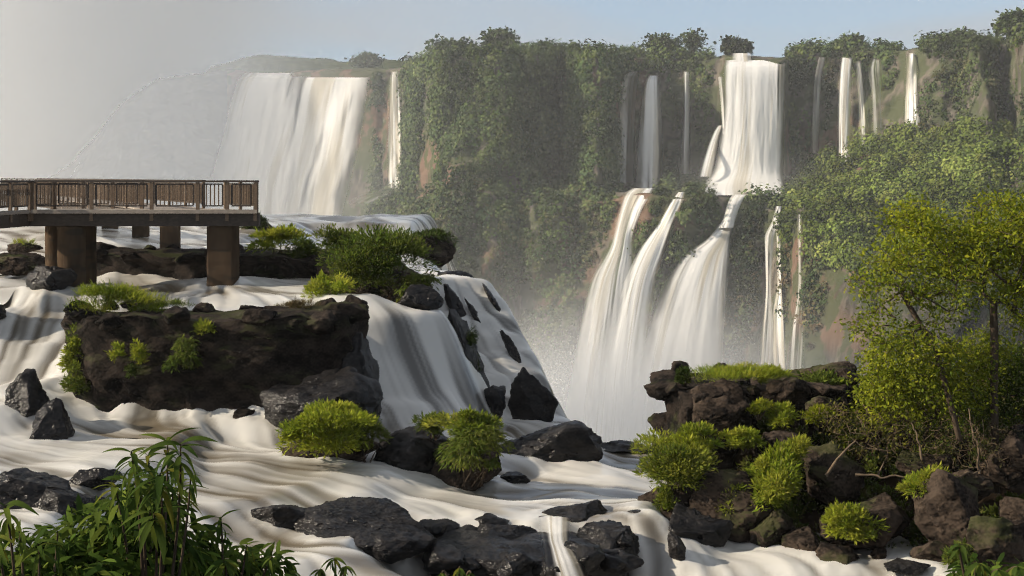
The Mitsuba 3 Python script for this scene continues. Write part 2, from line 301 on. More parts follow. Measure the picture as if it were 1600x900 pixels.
def YL(u): return float(np.interp(u, cu, lipY))
fall_sheet([(114, 383, 580, 326), (122, 374, 578, 324.5), (150, 363, 573, 322), (210, 348, 564, 320), (290, 332, 548, 318), (380, 318, 525, 316)], 'curtain_water',
           'widest creamy white curtain fall pouring behind the wooden walkway', 90, 120, 2.0, 0.35, 10)
fall_sheet([(112, 612, 622, 309), (118, 610, 623, 307.5), (180, 607, 627, 306), (300, 605, 631, 304)], 'stream_water', 'slim white fall beside the wide creamy curtain fall')
fall_sheet([(288, 606, 630, 304), (298, 592, 634, 298), (308, 560, 610, 292), (318, 545, 590, 288)], 'veil_water', 'low white runout at the foot of the slim fall beside the curtain', 30, 24)
fall_sheet([(112, 984, 1000, 276), (122, 974, 996, 274), (190, 966, 992, 272.5), (286, 962, 990, 271)], 'veil_water', 'faint grey veil fall, outer one of a bluish pair on the dark cliff')
fall_sheet([(118, 1014, 1028, 275), (128, 1008, 1030, 273), (190, 1000, 1034, 271.5), (296, 994, 1036, 269)], 'stream_water', 'wide bluish veil fall on the dark cliff above the lower cascades')
fall_sheet([(112, 1068, 1077, 274), (180, 1067, 1078, 272.5), (272, 1062, 1078, 271)], 'veil_water', 'single thin thread of water left of the bright two-step fall')
fall_sheet([(83, 1142, 1172, 268), (88, 1141, 1173, 264.5), (96, 1141, 1174, 263), (102, 1141, 1174, 262)], 'stream_water', 'small white top step above the bright high fall', 20, 24, 0.1, 0.2)
fall_sheet([(94, 1134, 1226, 263), (100, 1132, 1227, 260.5), (150, 1129, 1227, 258.5), (230, 1122, 1226, 257), (268, 1114, 1226, 256), (290, 1100, 1230, 252), (300, 1096, 1236, 247), (305, 1098, 1236, 243)], 'curtain_water',
           'bright broad high fall breaking into white spray on the terrace', 80, 90, 1.6, 0.25, 8)
fall_sheet([(196, 1122, 1130, 261), (206, 1115, 1127, 259), (235, 1104, 1120, 256), (276, 1092, 1112, 252)], 'stream_water', 'short white side cascade slanting from the bright high fall', 40, 24, 0.1)
fall_sheet([(120, 1122, 1130, 268), (180, 1127, 1136, 263), (210, 1128, 1138, 261)], 'veil_water', 'thin ribbon down the cliff joining the slanting side cascade', 40, 16)
fall_sheet([(86, 1280, 1290, 268.5), (130, 1272, 1283, 265), (240, 1268, 1280, 262)], 'veil_water', 'thin ribbon fall on the black cliff beside the bright high fall')
fall_sheet([(90, 1314, 1334, 263), (110, 1312, 1332, 260), (180, 1309, 1330, 257.5), (255, 1308, 1330, 254)], 'stream_water', 'narrow pale fall down mossy rock, first of three side by side')
fall_sheet([(96, 1334, 1346, 261.5), (120, 1337, 1350, 259), (180, 1341, 1355, 257), (228, 1342, 1358, 255)], 'veil_water', 'forked strand bending away from the narrow pale fall on mossy rock')
fall_sheet([(92, 1362, 1376, 260), (110, 1356, 1378, 257.5), (150, 1362, 1378, 256), (214, 1364, 1380, 254)], 'veil_water', 'narrow misty fall between the mossy rock fall and the tapering fall')
fall_sheet([(81, 1418, 1432, 254), (88, 1416, 1433, 251), (140, 1414, 1435, 249.5), (200, 1410, 1438, 247)], 'stream_water', 'bright tapering white fall alone near the red rock face')
# lower tier
fall_sheet([(294, 988, 1022, 243), (302, 976, 1018, 241), (330, 966, 1002, 239), (380, 954, 988, 236), (440, 922, 990, 233), (520, 904, 986, 231), (600, 889, 980, 229), (720, 870, 980, 226)], 'cascade_water',
           'long curving lower cascade bending outwards, farthest left of the three great lower falls', 90, 60, 1.6, 0.25, 6)
fall_sheet([(300, 1060, 1070, 238), (312, 1050, 1068, 236.5), (350, 1028, 1052, 235), (395, 996, 1038, 232), (440, 976, 1024, 230), (520, 958, 1014, 228.5), (600, 945, 1008, 227), (720, 936, 1004, 225)], 'cascade_water',
           'slanting lower cascade in the middle of the three great lower falls', 90, 40, 1.4, 0.22, 5)
fall_sheet([(304, 1144, 1166, 239), (314, 1138, 1160, 237.5), (340, 1130, 1150, 236.5), (356, 1122, 1146, 235)], 'curtain_water', 'narrow white chute on the terrace feeding the broad lower cascade', 40, 20)
fall_sheet([(350, 1124, 1146, 235.3), (372, 1106, 1142, 234), (400, 1066, 1139, 232), (440, 1040, 1137, 230), (510, 1014, 1132, 228), (600, 994, 1126, 226), (720, 970, 1118, 224)], 'cascade_water',
           'broad lower cascade spreading like a fan behind the dark rock block', 90, 70, 1.6, 0.25, 7)
fall_sheet([(322, 1212, 1222, 234), (345, 1206, 1217, 232.5), (372, 1194, 1212, 231), (450, 1196, 1206, 229), (530, 1188, 1212, 227.5), (600, 1182, 1208, 226)], 'stream_water', 'broken trickle zigzagging down brown rock beside the broad lower cascade', 60, 24)
fall_sheet([(340, 1210, 1220, 232), (440, 1214, 1222, 229), (500, 1204, 1226, 228), (590, 1210, 1230, 226)], 'stream_water', 'straight thin trickle on brown rock, second from the broad lower cascade', 60, 24)
fall_sheet([(335, 1246, 1254, 224), (440, 1246, 1256, 220), (520, 1236, 1256, 218), (600, 1230, 1252, 216)], 'veil_water', 'outermost thin trickle on the brown rock below the green slope', 60, 24)

# ---- vegetation on the cliffs: sprays of leaves hanging from the face, rounder bushes on the terrace and rim
rng = np.random.default_rng(5)
FALL_UV = [(330, 581, 104, 385), (601, 634, 60, 300), (960, 1036, 110, 296), (1064, 1078, 100, 270), (1118, 1228, 70, 308), (1308, 1330, 86, 255), (1408, 1438, 66, 204), (1272, 1286, 84, 240), (1358, 1380, 90, 216)]
LOWER = [((640, 880, 975), (440, 925, 985), (380, 950, 992), (296, 972, 1024)), ((640, 950, 1005), (440, 980, 1022), (350, 1026, 1054), (300, 1050, 1072)), ((640, 990, 1118), (440, 1042, 1136), (372, 1104, 1144), (305, 1136, 1166)),
         ((600, 1182, 1232), (450, 1192, 1226), (330, 1194, 1222)), ((600, 1230, 1256), (330, 1244, 1256))]
def clear_of_falls(u, v, m=3):
    ok = np.ones(len(u), bool)
    for a, b, c, d in FALL_UV: ok &= ~((u > a - m) & (u < b + m) & (v > c) & (v < d))
    for poly in LOWER:
        vs = [r[0] for r in poly][::-1]; l = np.interp(v, vs, [r[1] for r in poly][::-1]); r_ = np.interp(v, vs, [r[2] for r in poly][::-1])
        ok &= ~((u > l - m) & (u < r_ + m) & (v > vs[0] - 4))
    return ok
def sample_rows(r0, r1, n, u0=-100, u1=1700):
    """random points of the cliff mesh between rows r0 and r1, with the face normal"""
    c0, c1 = np.searchsorted(cu, u0), np.searchsorted(cu, u1)
    A, B, D = C3[r0:r1, c0:c1], C3[r0:r1, c0 + 1:c1 + 1], C3[r0 + 1:r1 + 1, c0:c1]
    nn = np.cross(B - A, D - A).reshape(-1, 3); area = np.linalg.norm(nn, axis=1)
    w = area / area.sum(); idx = rng.choice(len(w), n, p=w)
    a, b = rng.random((2, n, 1))
    A, B, D = (x.reshape(-1, 3)[idx] for x in (A, B, D))
    nrm = unit(nn[idx]); nrm = np.where(nrm[:, 1:2] > 0, -nrm, nrm)
    return A + (B - A) * a + (D - A) * b, nrm
def proj(p): return 800 + F * p[:, 0] / p[:, 1], HORIZON - F * p[:, 2] / p[:, 1]
def clumps(pts, nrm, size, k, cols, droop, leaf, flat=1.0):
    """each point gets a spray of k leaves in an ellipsoid of that size"""
    n = len(pts); size = np.broadcast_to(size, n)
    d = rng.standard_normal((n, k, 3)); d = unit(d) * (rng.random((n, k, 1)) ** 0.4)
    off = d * size[:, None, None] * np.array([0.75, 0.75, 0.75 * flat]) + nrm[:, None] * size[:, None, None] * 0.45
    off[..., 2] -= np.abs(d[..., 0]) * size[:, None] * droop
    pos = (pts[:, None] + off).reshape(-1, 3)
    ax = (d + nrm[:, None] * 0.5 + np.array([0, 0, 0.15 - droop]) + 0.4 * rng.standard_normal((n, k, 3))).reshape(-1, 3)
    L = leaf * (0.7 + 0.7 * rng.random(n * k)) * np.repeat(np.clip(size / size.mean(), 0.7, 1.4), k)
    upv = d + nrm[:, None] * 0.5 + np.array([0, 0, 0.2]) + 0.38 * rng.standard_normal((n, k, 3)); ax = np.cross(upv, rng.standard_normal((n, k, 3))) + np.array([0, 0, -0.5 * droop])
    V, Fc, m = diamonds(pos, ax.reshape(-1, 3), upv.reshape(-1, 3), L, L * 0.85)
    base = hue(n, 1, cols, rng, 0.16) * (0.45 + 1.25 * np.clip((fbm(pts / np.array([7.0, 7.0, 9.0]), 3, 90) - 0.28) * 2.3, 0, 1))[:, None]
    C = np.repeat(base, k * m, 0) * (1 + 0.08 * rng.standard_normal((n * k, 1)).repeat(m, 0))
    return V, Fc, np.clip(C, 0.004, 0.6)
GREEN = [[0.044, 0.068, 0.024], [0.074, 0.10, 0.034], [0.052, 0.080, 0.034], [0.11, 0.132, 0.052]]
FRESH = [[0.105, 0.145, 0.03], [0.155, 0.20, 0.045], [0.085, 0.115, 0.026], [0.20, 0.22, 0.06]]
DRY = [[0.12, 0.09, 0.045], [0.09, 0.085, 0.04], [0.15, 0.11, 0.06]]
sets = []
def veg(r0, r1, n, u0, u1, size, k, cols, droop, leaf, thr, freq=9.0, flat=1.0, seed=0):
    p, nn = sample_rows(r0, r1, n, u0, u1); u, v = proj(p)
    ok = clear_of_falls(u, v) & (fbm(p / np.array([freq, freq, freq * 1.6]), 3, 40 + seed) > thr)
    p, nn = p[ok], nn[ok]
    sets.append(clumps(p, nn, size * (0.5 + rng.random(len(p)) ** 2 * 1.2), k, cols, droop, leaf, flat))
veg(24, 90, 4900, 575, 965, 1.6, 44, GREEN, 0.75, 0.40, 0.41, seed=1)          # the promontory, upper tier
veg(24, 90, 2400, 955, 1700, 1.3, 34, GREEN + DRY[1:2], 0.6, 0.37, 0.49, seed=2)
veg(88, 206, 6200, 540, 1180, 1.5, 40, GREEN + DRY[1:2], 0.6, 0.39, 0.42, seed=3)           
veg(124, 206, 3400, 1120, 1700, 1.3, 34, GREEN + DRY, 0.6, 0.40, 0.46, seed=4)
veg(88, 130, 3300, 1225, 1720, 1.5, 60, FRESH + GREEN[1:2], 0.05, 0.36, 0.2, seed=5)       # the green slope
veg(88, 128, 900, 540, 1240, 1.6, 44, GREEN, 0.1, 0.45, 0.3, seed=6)
veg(16, 27, 1100, 620, 1720, 1.5, 44, GREEN + FRESH[2:3], 0.1, 0.42, 0.25, seed=7)        # rim
veg(8, 24, 1200, 590, 1720, 1.7, 44, GREEN, 0.0, 0.5, 0.25, seed=8)
V, Fc, C = cat(sets)
put('cliff_vegetation', (V, Fc), 'far_leaf', 'dense hanging creepers and shrubs covering the far cliffs and the green slope', kind='stuff', color=C)
# ------------------------------------------------------------------ rocks
ICO = {k: trimesh.creation.icosphere(subdivisions=k) for k in (3, 4, 5)}
def boulder_mesh(c, r, seed, sub=None, planes=22, rough=0.17, yaw=0.0, tilt=0.0, crack=0.09):
    """an angular block: a ball cut by random planes, then broken up by noise"""
    sub = sub or (5 if max(r) > 1.9 else 4)
    g = np.random.default_rng(seed); d = np.asarray(ICO[sub].vertices)
    n = unit(g.standard_normal((planes, 3))); h = 0.62 + 0.36 * g.random(planes)
    den = d @ n.T; rad = np.where(den > 0.02, h / np.maximum(den, 0.02), 9).min(1); rad = np.minimum(rad, 1.12)
    p = d * rad[:, None] * np.asarray(r)
    s = min(r)
    nz = fbm(p / (0.7 * s) + seed, 5, seed) - 0.5; fine = np.abs(fbm(p / (0.22 * s) + 3 * seed, 3, seed + 1) - 0.5)
    p = p + d * (0.055 * (fbm(p / 0.16 + seed, 3, seed + 5) - 0.5))[:, None]
    chip = noise(np.floor((p + 0.25 * s * (fbm(p / (0.5 * s) + 7, 3, seed)[:, None] - 0.5)) / (0.42 * s) * np.array([1, 1, 1.7])) * 7.31, seed) - 0.5
    p = p * (1 + rough * 2.2 * nz[:, None]) - d * (crack * 2 * s * fine)[:, None] + d * (0.13 * s * chip)[:, None]
    cy, sy, ct, st = math.cos(yaw), math.sin(yaw), math.cos(tilt), math.sin(tilt)
    p = p @ np.array([[ct, 0, -st], [0, 1, 0], [st, 0, ct]]); p = p @ np.array([[cy, sy, 0], [-sy, cy, 0], [0, 0, 1]])
    return p + np.asarray(c), np.asarray(ICO[sub].faces)
ROCKS = []      # points on the rocks, for the foam that gathers round them
def bpix(u, v, Y, wu, hv, depth=None):
    """centre and radii of a rock that covers wu x hv photo pixels round (u, v) at distance Y"""
    s = Y / F
    return P(u, v, Y), (wu * s / 2, (depth or (wu + hv) / 2 * s) / 2, hv * s / 2)
def rock(u, v, Y, wu, hv, seed, bsdf, label, depth=None, key='boulder', catg='rock', group=None, **kw):
    c, r = bpix(u, v, Y, wu, hv, depth)
    me = boulder_mesh(c, np.array(r) * 1.12, seed, **kw); ROCKS.extend(me[0][::9])
    return put(key, me, bsdf, label, catg, group, smooth=32)
def rock_mass(poly, z0, z1, seed, edge=0.17, amp=0.35, taper=0.93, strata=0.12, tilt=(0, 0), lumps=0):
    """a cliffy block: a plan polygon raised from z0 to z1, cracked into beds and ribs"""
    poly = np.asarray(poly, float)
    if np.sum(poly[:, 0] * np.roll(poly[:, 1], -1) - np.roll(poly[:, 0], -1) * poly[:, 1]) < 0: poly = poly[::-1]
    c = poly.mean(0); cs = m3.CrossSection([(poly - c).tolist()]).offset(-0.25, m3.JoinType.Round).offset(0.25, m3.JoinType.Round)
    M = m3.Manifold.extrude(cs, z1 - z0, 8, 0.0, (taper, taper)).refine_to_length(edge)
    me = M.to_mesh(); V = np.array(me.vert_properties[:, :3], float); Fc = np.array(me.tri_verts)
    V[:, :2] += c; V[:, 2] += z0
    hgt = (V[:, 2] - z0) / (z1 - z0)
    big = np.stack([fbm(V / 1.1 + 5 * k + seed, 4, seed + k) - 0.5 for k in range(3)], -1)
    out = unit(np.c_[V[:, :2] - c, np.zeros(len(V))])
    bed = np.floor(V[:, 2] / 0.45 + 1.2 * fbm(np.c_[V[:, :2] / 2.0, V[:, 2] * 0], 3, seed + 9)); brnd = noise(np.c_[bed * 7.7, bed * 3.1, bed * 0], seed)
    rib_ = np.abs(fbm(np.c_[V[:, :2] / 0.7, V[:, 2] / 3.0], 3, seed + 4) - 0.5)
    V = V + big * 2 * amp + out * (strata * 2 * (brnd - 0.5) - 0.5 * amp * rib_)[:, None]
    V += np.stack([fbm(V / 0.35 + 3 * k + seed, 3, seed + 20 + k) - 0.5 for k in range(3)], -1) * 0.16 + out * (noise(np.floor(V / np.array([0.5, 0.5, 0.28]) + 0.3 * big) * 5.7, seed) - 0.5)[:, None] * 0.16
    V[:, 2] += hgt * ((V[:, 0] - c[0]) * tilt[0] + (V[:, 1] - c[1]) * tilt[1])
    out_ = [(V, Fc)]
    if lumps:
        g = np.random.default_rng(seed); L = np.roll(poly, -1, 0) - poly; w = np.linalg.norm(L, axis=1); per = np.r_[0, np.cumsum(w)]
        for j in range(lumps):
            s_ = g.random() * per[-1]; i_ = int(np.searchsorted(per, s_) - 1); t_ = (s_ - per[i_]) / w[i_]; b_ = poly[i_] + L[i_] * t_; b_ = b_ + (c - b_) * 0.07
            hh = (0.93 + 0.1 * g.random()) if j % 2 else g.random() ** 1.5 * 0.8
            rr = (0.18 + 0.3 * g.random()) * min(1.0, (z1 - z0) / 2.5)
            out_.append(boulder_mesh([b_[0], b_[1], z0 + hh * (z1 - z0)], [rr * 1.5, rr * 1.2, rr * 0.8], seed * 50 + j, 3, yaw=g.random() * 3))
    me = cat(out_); ROCKS.extend(me[0][::7]); return me
def pl(*uvY): return [(P(u, 300, Y)[0], Y) for u, Y in uvY]

# the great dark block beside the cascade, and its lower ledges
put('rock_block', rock_mass(pl((98, 42.6), (140, 41.4), (300, 41.1), (430, 41.0), (545, 41.8), (575, 43.6), (570, 44.8), (480, 44.4), (300, 44.0), (120, 44.0)), -9.0, -4.15, 3, amp=0.26, taper=0.97, lumps=60), 'block_rock',
    'massive flat-topped black rock block between the left rapids and the cascade', 'rock', smooth=35)
rock(500, 640, 40.6, 160, 110, 5, 'wet_rock', 'low black rock at the foot of the massive block, behind the grassy clump')
rock(560, 610, 42.4, 70, 170, 8, 'wet_rock', 'tall wet rock rib between the massive block and the cascade')
# ledge behind the walkway piers and under the bushes
put('rock_ledge', rock_mass(pl((120, 56.0), (300, 54.2), (420, 53.2), (520, 52.6), (600, 52.6), (610, 57), (500, 60), (300, 60), (130, 59.5)), -6.0, -3.12, 6, edge=0.2, amp=0.26, taper=0.97, lumps=50), 'block_rock',
    'long low dark rock ledge behind the walkway piers', 'rock', smooth=35)
rock(590, 450, 52.2, 210, 90, 12, 'bank_rock', 'humped dark rock under the bushes at the top of the cascade', depth=4)
rock(668, 390, 74, 84, 54, 13, 'bank_rock', 'dark shrub-topped rock on the far lip of the upper cascade', depth=5)
rock(398, 358, 92, 50, 34, 14, 'bank_rock', 'far small dark islet in the river beyond the platform end')
rock(660, 468, 47.6, 70, 46, 15, 'wet_rock', 'black rock at the top of the lower cascade')
rock(735, 560, 48.3, 36, 150, 16, 'wet_rock', 'narrow black rock rib dividing the two cascades', tilt=-0.30)
rock(772, 632, 47.2, 40, 60, 18, 'wet_rock', 'black rock at the foot of the dividing rib')
rock(832, 632, 48.0, 62, 92, 17, 'wet_rock', 'blue-black rock buttress washed by the upper cascade', planes=10, depth=1.0)
rock(712, 440, 55.5, 60, 34, 19, 'wet_rock', 'wet black rock on the lip of the upper cascade')
rock(860, 704, 42.6, 158, 84, 21, 'wet_rock', 'large rounded grey-black boulder standing in the pool', rough=0.07)
rock(968, 702, 45.0, 110, 26, 22, 'wet_rock', 'flat dark rock awash at the far edge of the pool')
rock(798, 752, 39.0, 56, 30, 23, 'wet_rock', 'small flat dark rock in the pool beside the drooping island')
rock(655, 712, 38.8, 130, 70, 24, 'wet_rock', 'dark sloping rock between the two grassy islands')
rock(735, 716, 38.3, 110, 100, 25, 'bank_rock', 'dark rock core under the drooping island bush')
rock(520, 700, 38.6, 150, 56, 26, 'bank_rock', 'dark rock base under the rounded grassy clump')
rock(712, 480, 52.9, 18, 76, 91, 'wet_rock', 'upper dark rock streak showing through the upper cascade', tilt=-0.45, depth=0.7)
rock(748, 505, 53.0, 13, 84, 92, 'wet_rock', 'long dark rock streak slanting down the middle of the upper cascade', tilt=-0.5, depth=0.7)
rock(775, 478, 53.8, 12, 66, 93, 'wet_rock', 'thin dark rock streak near the lip of the upper cascade', tilt=-0.55, depth=1.0)
rock(806, 560, 51.6, 15, 90, 94, 'wet_rock', 'dark rock streak low on the upper cascade above the buttress', tilt=-0.5, depth=0.7)
# front ledge
rock(452, 810, 33.2, 110, 44, 31, 'wet_rock', 'low wet rock at the upstream end of the front ledge', tilt=0.1)
rock(575, 822, 32.9, 250, 60, 32, 'wet_rock', 'broad blue-black rock with wet sheen in the middle stream', tilt=0.12, rough=0.13)
rock(632, 850, 31.9, 110, 46, 33, 'wet_rock', 'dark wet rock downstream of the broad blue-black rock')
rock(786, 838, 33.8, 110, 40, 34, 'wet_rock', 'flat wet rock laced with thin trickles on the front ledge')
rock(776, 888, 32.2, 140, 66, 35, 'wet_rock', 'big black overhanging rock of the front ledge')
rock(900, 806, 35.0, 110, 40, 36, 'wet_rock', 'dark flat slab capping the front ledge')
rock(952, 866, 33.2, 100, 104, 37, 'wet_rock', 'tall black rock face between two front falls', rough=0.12)
rock(1000, 808, 34.8, 76, 34, 38, 'wet_rock', 'dark rounded rock above the last front fall')
rock(1058, 862, 33.0, 26, 50, 39, 'wet_rock', 'small black rock poking through the last front fall', tilt=-0.4)
rock(1085, 838, 34.4, 110, 90, 40, 'wet_rock', 'dark red-brown rock at the foot of the bank beside the last front fall')
put('rock_ledge', rock_mass(pl((640, 33.0), (700, 31.6), (800, 31.2), (890, 31.4), (985, 31.8), (990, 33.8), (900, 34.6), (780, 34.4), (690, 34.4)), -12.0, -8.58, 57, edge=0.16, amp=0.26, taper=0.95, lumps=40), 'wet_rock',
    'dark wet rock ledge across the bottom of the picture, carrying the front falls', 'rock', smooth=35)
def near_fall(rows, bsdf, label, **kw): fall_sheet(rows, bsdf, label, 40, 24, 0.10, 0.03, 5.0, far=False, **kw)
near_fall([(798, 842, 896, 35.8), (806, 842, 892, 34.6), (841, 846, 890, 32.6), (860, 850, 898, 31.6), (880, 852, 910, 31.1), (940, 862, 934, 30.8)], 'spill_water', 'bluish streaked fall dropping over the middle of the front ledge')
# left edge
rock(38, 630, 39.6, 74, 84, 41, 'wet_rock', 'pointed dark boulder at the picture edge in the left rapids', rough=0.14)
rock(84, 678, 38.2, 76, 96, 42, 'wet_rock', 'black boulder split by a white spout in the left rapids')
rock(-6, 490, 46.2, 30, 26, 43, 'wet_rock', 'tiny dark rock tip at the upper left chute')
rock(40, 768, 31.0, 170, 70, 44, 'wet_rock', 'long low black rock near the leafy shrub, upstream half', tilt=0.12)
rock(105, 795, 30.4, 110, 60, 45, 'wet_rock', 'rough black rock joined to the long low rock near the leafy shrub')
rock(150, 750, 33.2, 76, 34, 46, 'wet_rock', 'small dark rock behind the leafy shrub top')
rock(80, 440, 49.2, 70, 60, 47, 'wet_rock', 'broken dark rock with foam against the near walkway pier')
rock(30, 412, 56, 150, 34, 48, 'bank_rock', 'low dark rock shelf upstream of the near walkway pier', depth=3.5)
rock(36, 388, 63, 60, 16, 49, 'bank_rock', 'weedy low rock in the far river')

# right bank: slope, cliff block and boulders
rbx, rby = np.meshgrid(np.linspace(3.2, 32, 150), np.linspace(32.5, 62, 130))
lift = np.interp(rby, [32.5, 34, 35, 37, 38.2, 41, 45, 52, 62], [-10.3, -9.6, -9.0, -8.2, -7.3, -6.6, -6.6, -9.0, -47])
shore = np.interp(rby, [32.5, 35, 37, 45, 62], [9.0, 6.0, 6.0, 6.4, 9.0])
lift = lift - np.clip(shore - rbx, 0, 3) * 4.0
rbz = lift + (fbm(np.stack([rbx / 1.5, rby / 1.5, rbx * 0], -1), 5, 15) - 0.5) * 1.5
put('right_bank', (np.stack([rbx, rby, rbz], -1).reshape(-1, 3), grid_faces(130, 150)), 'soil', 'steep stony bank of dark earth on the near side of the gorge', kind='structure', smooth=True)
put('rock_block', rock_mass(pl((1036, 38.6), (1070, 37.6), (1140, 37.8), (1165, 38.6), (1170, 41), (1100, 42.5), (1044, 41.5)), -8.7, -5.85, 51, amp=0.30, taper=0.98, lumps=34), 'block_rock',
    'dark undercut rock block at the lip of the gorge, topped with grass', 'rock', smooth=35)
put('rock_block', rock_mass(pl((1165, 39.2), (1240, 38.6), (1320, 38.8), (1330, 42), (1180, 42.5)), -8.5, -5.9, 53, amp=0.34, taper=0.96, lumps=34), 'bank_rock',
    'brown rock block of the right bank under the grassy rim', 'rock', smooth=35)
R = [(1130, 640, 38.0, 130, 90, 61, 'bank_rock', 'ragged brown rock hanging on the dark undercut block'),
     (1290, 640, 37.8, 60, 50, 62, 'bank_rock', 'pale brown stone on the upper bank by the dry twigs'),
     (1225, 700, 36.6, 90, 60, 63, 'bank_rock', 'squat rock in the middle of the bank'),
     (1300, 740, 36.0, 90, 90, 64, 'bank_rock', 'dark hollowed boulder behind the fallen grey branch'),
     (1060, 800, 35.8, 130, 80, 65, 'bank_rock', 'dark rock under the round leafy bush by the water'),
     (1150, 790, 35.3, 120, 110, 66, 'bank_rock', 'rugged boulder beneath the tall grass tuft'),
     (1205, 835, 34.4, 60, 70, 67, 'bank_rock', 'brown boulder at the water below the tall grass tuft'),
     (1255, 850, 34.0, 66, 60, 68, 'bank_rock', 'dark boulder at the water between two brown ones'),
     (1305, 872, 33.2, 90, 50, 69, 'bank_rock', 'low brown rock at the water under the bright fern clump'),
     (1380, 810, 34.6, 66, 84, 70, 'bank_rock', 'upright grey-brown stone beside the bright fern clump'),
     (1480, 800, 33.6, 120, 130, 71, 'bank_rock', 'big leaning brown boulder with a smooth slanting face'),
     (1460, 866, 33.0, 80, 44, 72, 'bank_rock', 'flat-topped brown stone at the water below the leaning boulder'),
     (1560, 860, 31.6, 110, 96, 73, 'bank_rock', 'broad rough brown boulder at the bottom corner'),
     (1520, 760, 34.6, 70, 50, 74, 'bank_rock', 'dark rock behind the leaning boulder'),
     (1440, 730, 35.8, 80, 50, 75, 'bank_rock', 'half-buried dark rock under the dry thicket'),
     (1375, 866, 33.4, 26, 26, 76, 'bank_rock', 'small pale stone at the water beside the low brown rock'),
     (1345, 820, 34.2, 120, 80, 77, 'bank_rock', 'dark rock beneath the bright fern clump'),
     (1590, 800, 33.0, 70, 60, 78, 'bank_rock', 'dark rock at the picture edge above the broad boulder'),
     (1420, 885, 32.2, 70, 20, 79, 'wet_rock', 'wet black rock tip in the water at the bank foot'),
     (1590, 720, 35.4, 90, 110, 80, 'bank_rock', 'sunlit tan earth-stained rock at the picture edge')]
for u, v, Y, wu, hv, sd, b, lab in R: rock(u, v, Y, wu, hv, sd, b, lab)
# ------------------------------------------------------------------ the rapids: one height field in plan, its flow lines combed by line integral convolution
W = []      # control points x, y, z
def w3(*p): W.append(p)
def wp(u, v, Y): W.append(tuple(P(u, v, Y)))
for x in (-75, -55, -40, -30, -22, -16, -11, -7):
    w3(x, 125, -3.2); w3(x, 105, -3.35)
    if x < -6: w3(x, 77, -3.7); w3(x, 62, -3.86); w3(x, 54, -3.98)
    w3(x, 49.5, -4.08); w3(x, 47.2, -4.2)
for x in (-40, -30): w3(x, 47, -4.2); w3(x, 40, -6.6); w3(x, 33, -7.0); w3(x, 25, -7.5)
for x in (-12.4, -10, -8, -6): w3(x, 44.6, -4.34)
# left chutes
for u, v, Y in [(-200, 470, 48.5), (50, 468, 48.5), (0, 500, 46.4), (60, 500, 46.2), (105, 505, 46), (0, 545, 44.9), (60, 545, 44.7), (110, 550, 44.6), (0, 585, 44), (60, 588, 43.8), (100, 612, 42.6),
                (-200, 590, 43.8), (-200, 700, 36), (120, 640, 40.8), (0, 640, 39.5), (60, 680, 37.5), (150, 672, 38.6), (185, 700, 36.8), (205, 728, 35.6), (0, 700, 36), (60, 728, 34.2), (0, 735, 32.8), (130, 742, 34), (-200, 760, 31),
                (250, 690, 38), (260, 740, 35.2), (200, 645, 41), (330, 668, 40.6), (430, 692, 39.6), (330, 705, 38), (400, 712, 37.6), (450, 735, 36.8), (350, 745, 35.8), (520, 742, 37), (600, 742, 37.4), (720, 748, 37.8), (790, 772, 38),
                (330, 770, 34.8), (430, 775, 34.8), (560, 776, 35), (680, 782, 35.3), (780, 796, 35.8),
                (50, 800, 30), (100, 850, 28.4), (0, 870, 27.4), (-200, 880, 27), (250, 800, 33), (300, 850, 31), (390, 800, 33.4), (450, 838, 31.6), (520, 846, 31.2), (600, 878, 30.2), (650, 900, 29.6), (710, 930, 28.6),
                # lower cascade beside the block
                (545, 490, 45.6), (620, 482, 46.2), (690, 487, 47), (560, 560, 44.6), (600, 540, 45.1), (680, 560, 46), (570, 620, 43.6), (640, 620, 44.2), (720, 620, 46), (630, 690, 42), (700, 690, 42.6), (748, 642, 46), (600, 725, 39.5), (700, 725, 40),
                # upper cascade
                (640, 386, 75), (690, 408, 65.5), (700, 428, 58), (740, 432, 57), (770, 441, 54.6), (690, 442, 53.6), (705, 490, 52.8), (728, 545, 51.4), (760, 610, 49.6), (790, 658, 48), (800, 480, 53.7), (830, 540, 52.3), (870, 618, 50.2), (893, 656, 49.2), (840, 650, 48.6),
                # pool
                (830, 690, 45.6), (950, 694, 45.2), (1015, 692, 45.4), (860, 735, 41.1), (960, 735, 41.1), (800, 750, 40), (900, 770, 38.2), (980, 770, 38.2), (870, 790, 36.4), (1000, 785, 36.9), (1060, 740, 41), (1100, 790, 37),
                # front lip and right foot
                (900, 797, 35.6), (1000, 800, 35), (1030, 812, 34.2), (700, 797, 35), (1012, 832, 33.5), (1060, 875, 32.8), (1095, 900, 32.4), (1120, 880, 33), (1200, 870, 33.6), (1300, 884, 32.5), (1400, 870, 33.4), (1550, 888, 32.2), (1750, 888, 32.2), (1150, 850, 34.9), (1300, 850, 34.8), (1600, 850, 34.8)]:
    wp(u, v, Y)
for x in (-1.2, 0, 1.5, 2.6): w3(x, 34.2, -8.42); w3(x, 33.1, -9.3); w3(x, 32.3, -10.4); w3(x, 30, -11.2)
for x in (-10, -5, -2): w3(x, 26, -9.0)
for x in (5, 8, 14): w3(x, 29, -10.4); w3(x, 40, -9.0)
for x in (-40, -20, -10, -2, 4, 14): w3(x, 20, -11.5)
w3(14, 60, -60); w3(-3, 125, -12); w3(-4.5, 90, -9)
for x, y in [(-3.2, 82), (-1.2, 72), (0.8, 63), (1.9, 58), (3.0, 55), (3.6, 53), (4.1, 51.2), (5.2, 48.6), (7, 48.4), (14, 50)]: w3(x, y, -14.0)
for x, y in [(-1, 90), (2, 72), (5, 60), (6, 54), (9, 54), (-1, 125)]: w3(x, y, -40.0)
W = np.array(W)
H0 = LinearNDInterpolator(W[:, :2], W[:, 2])
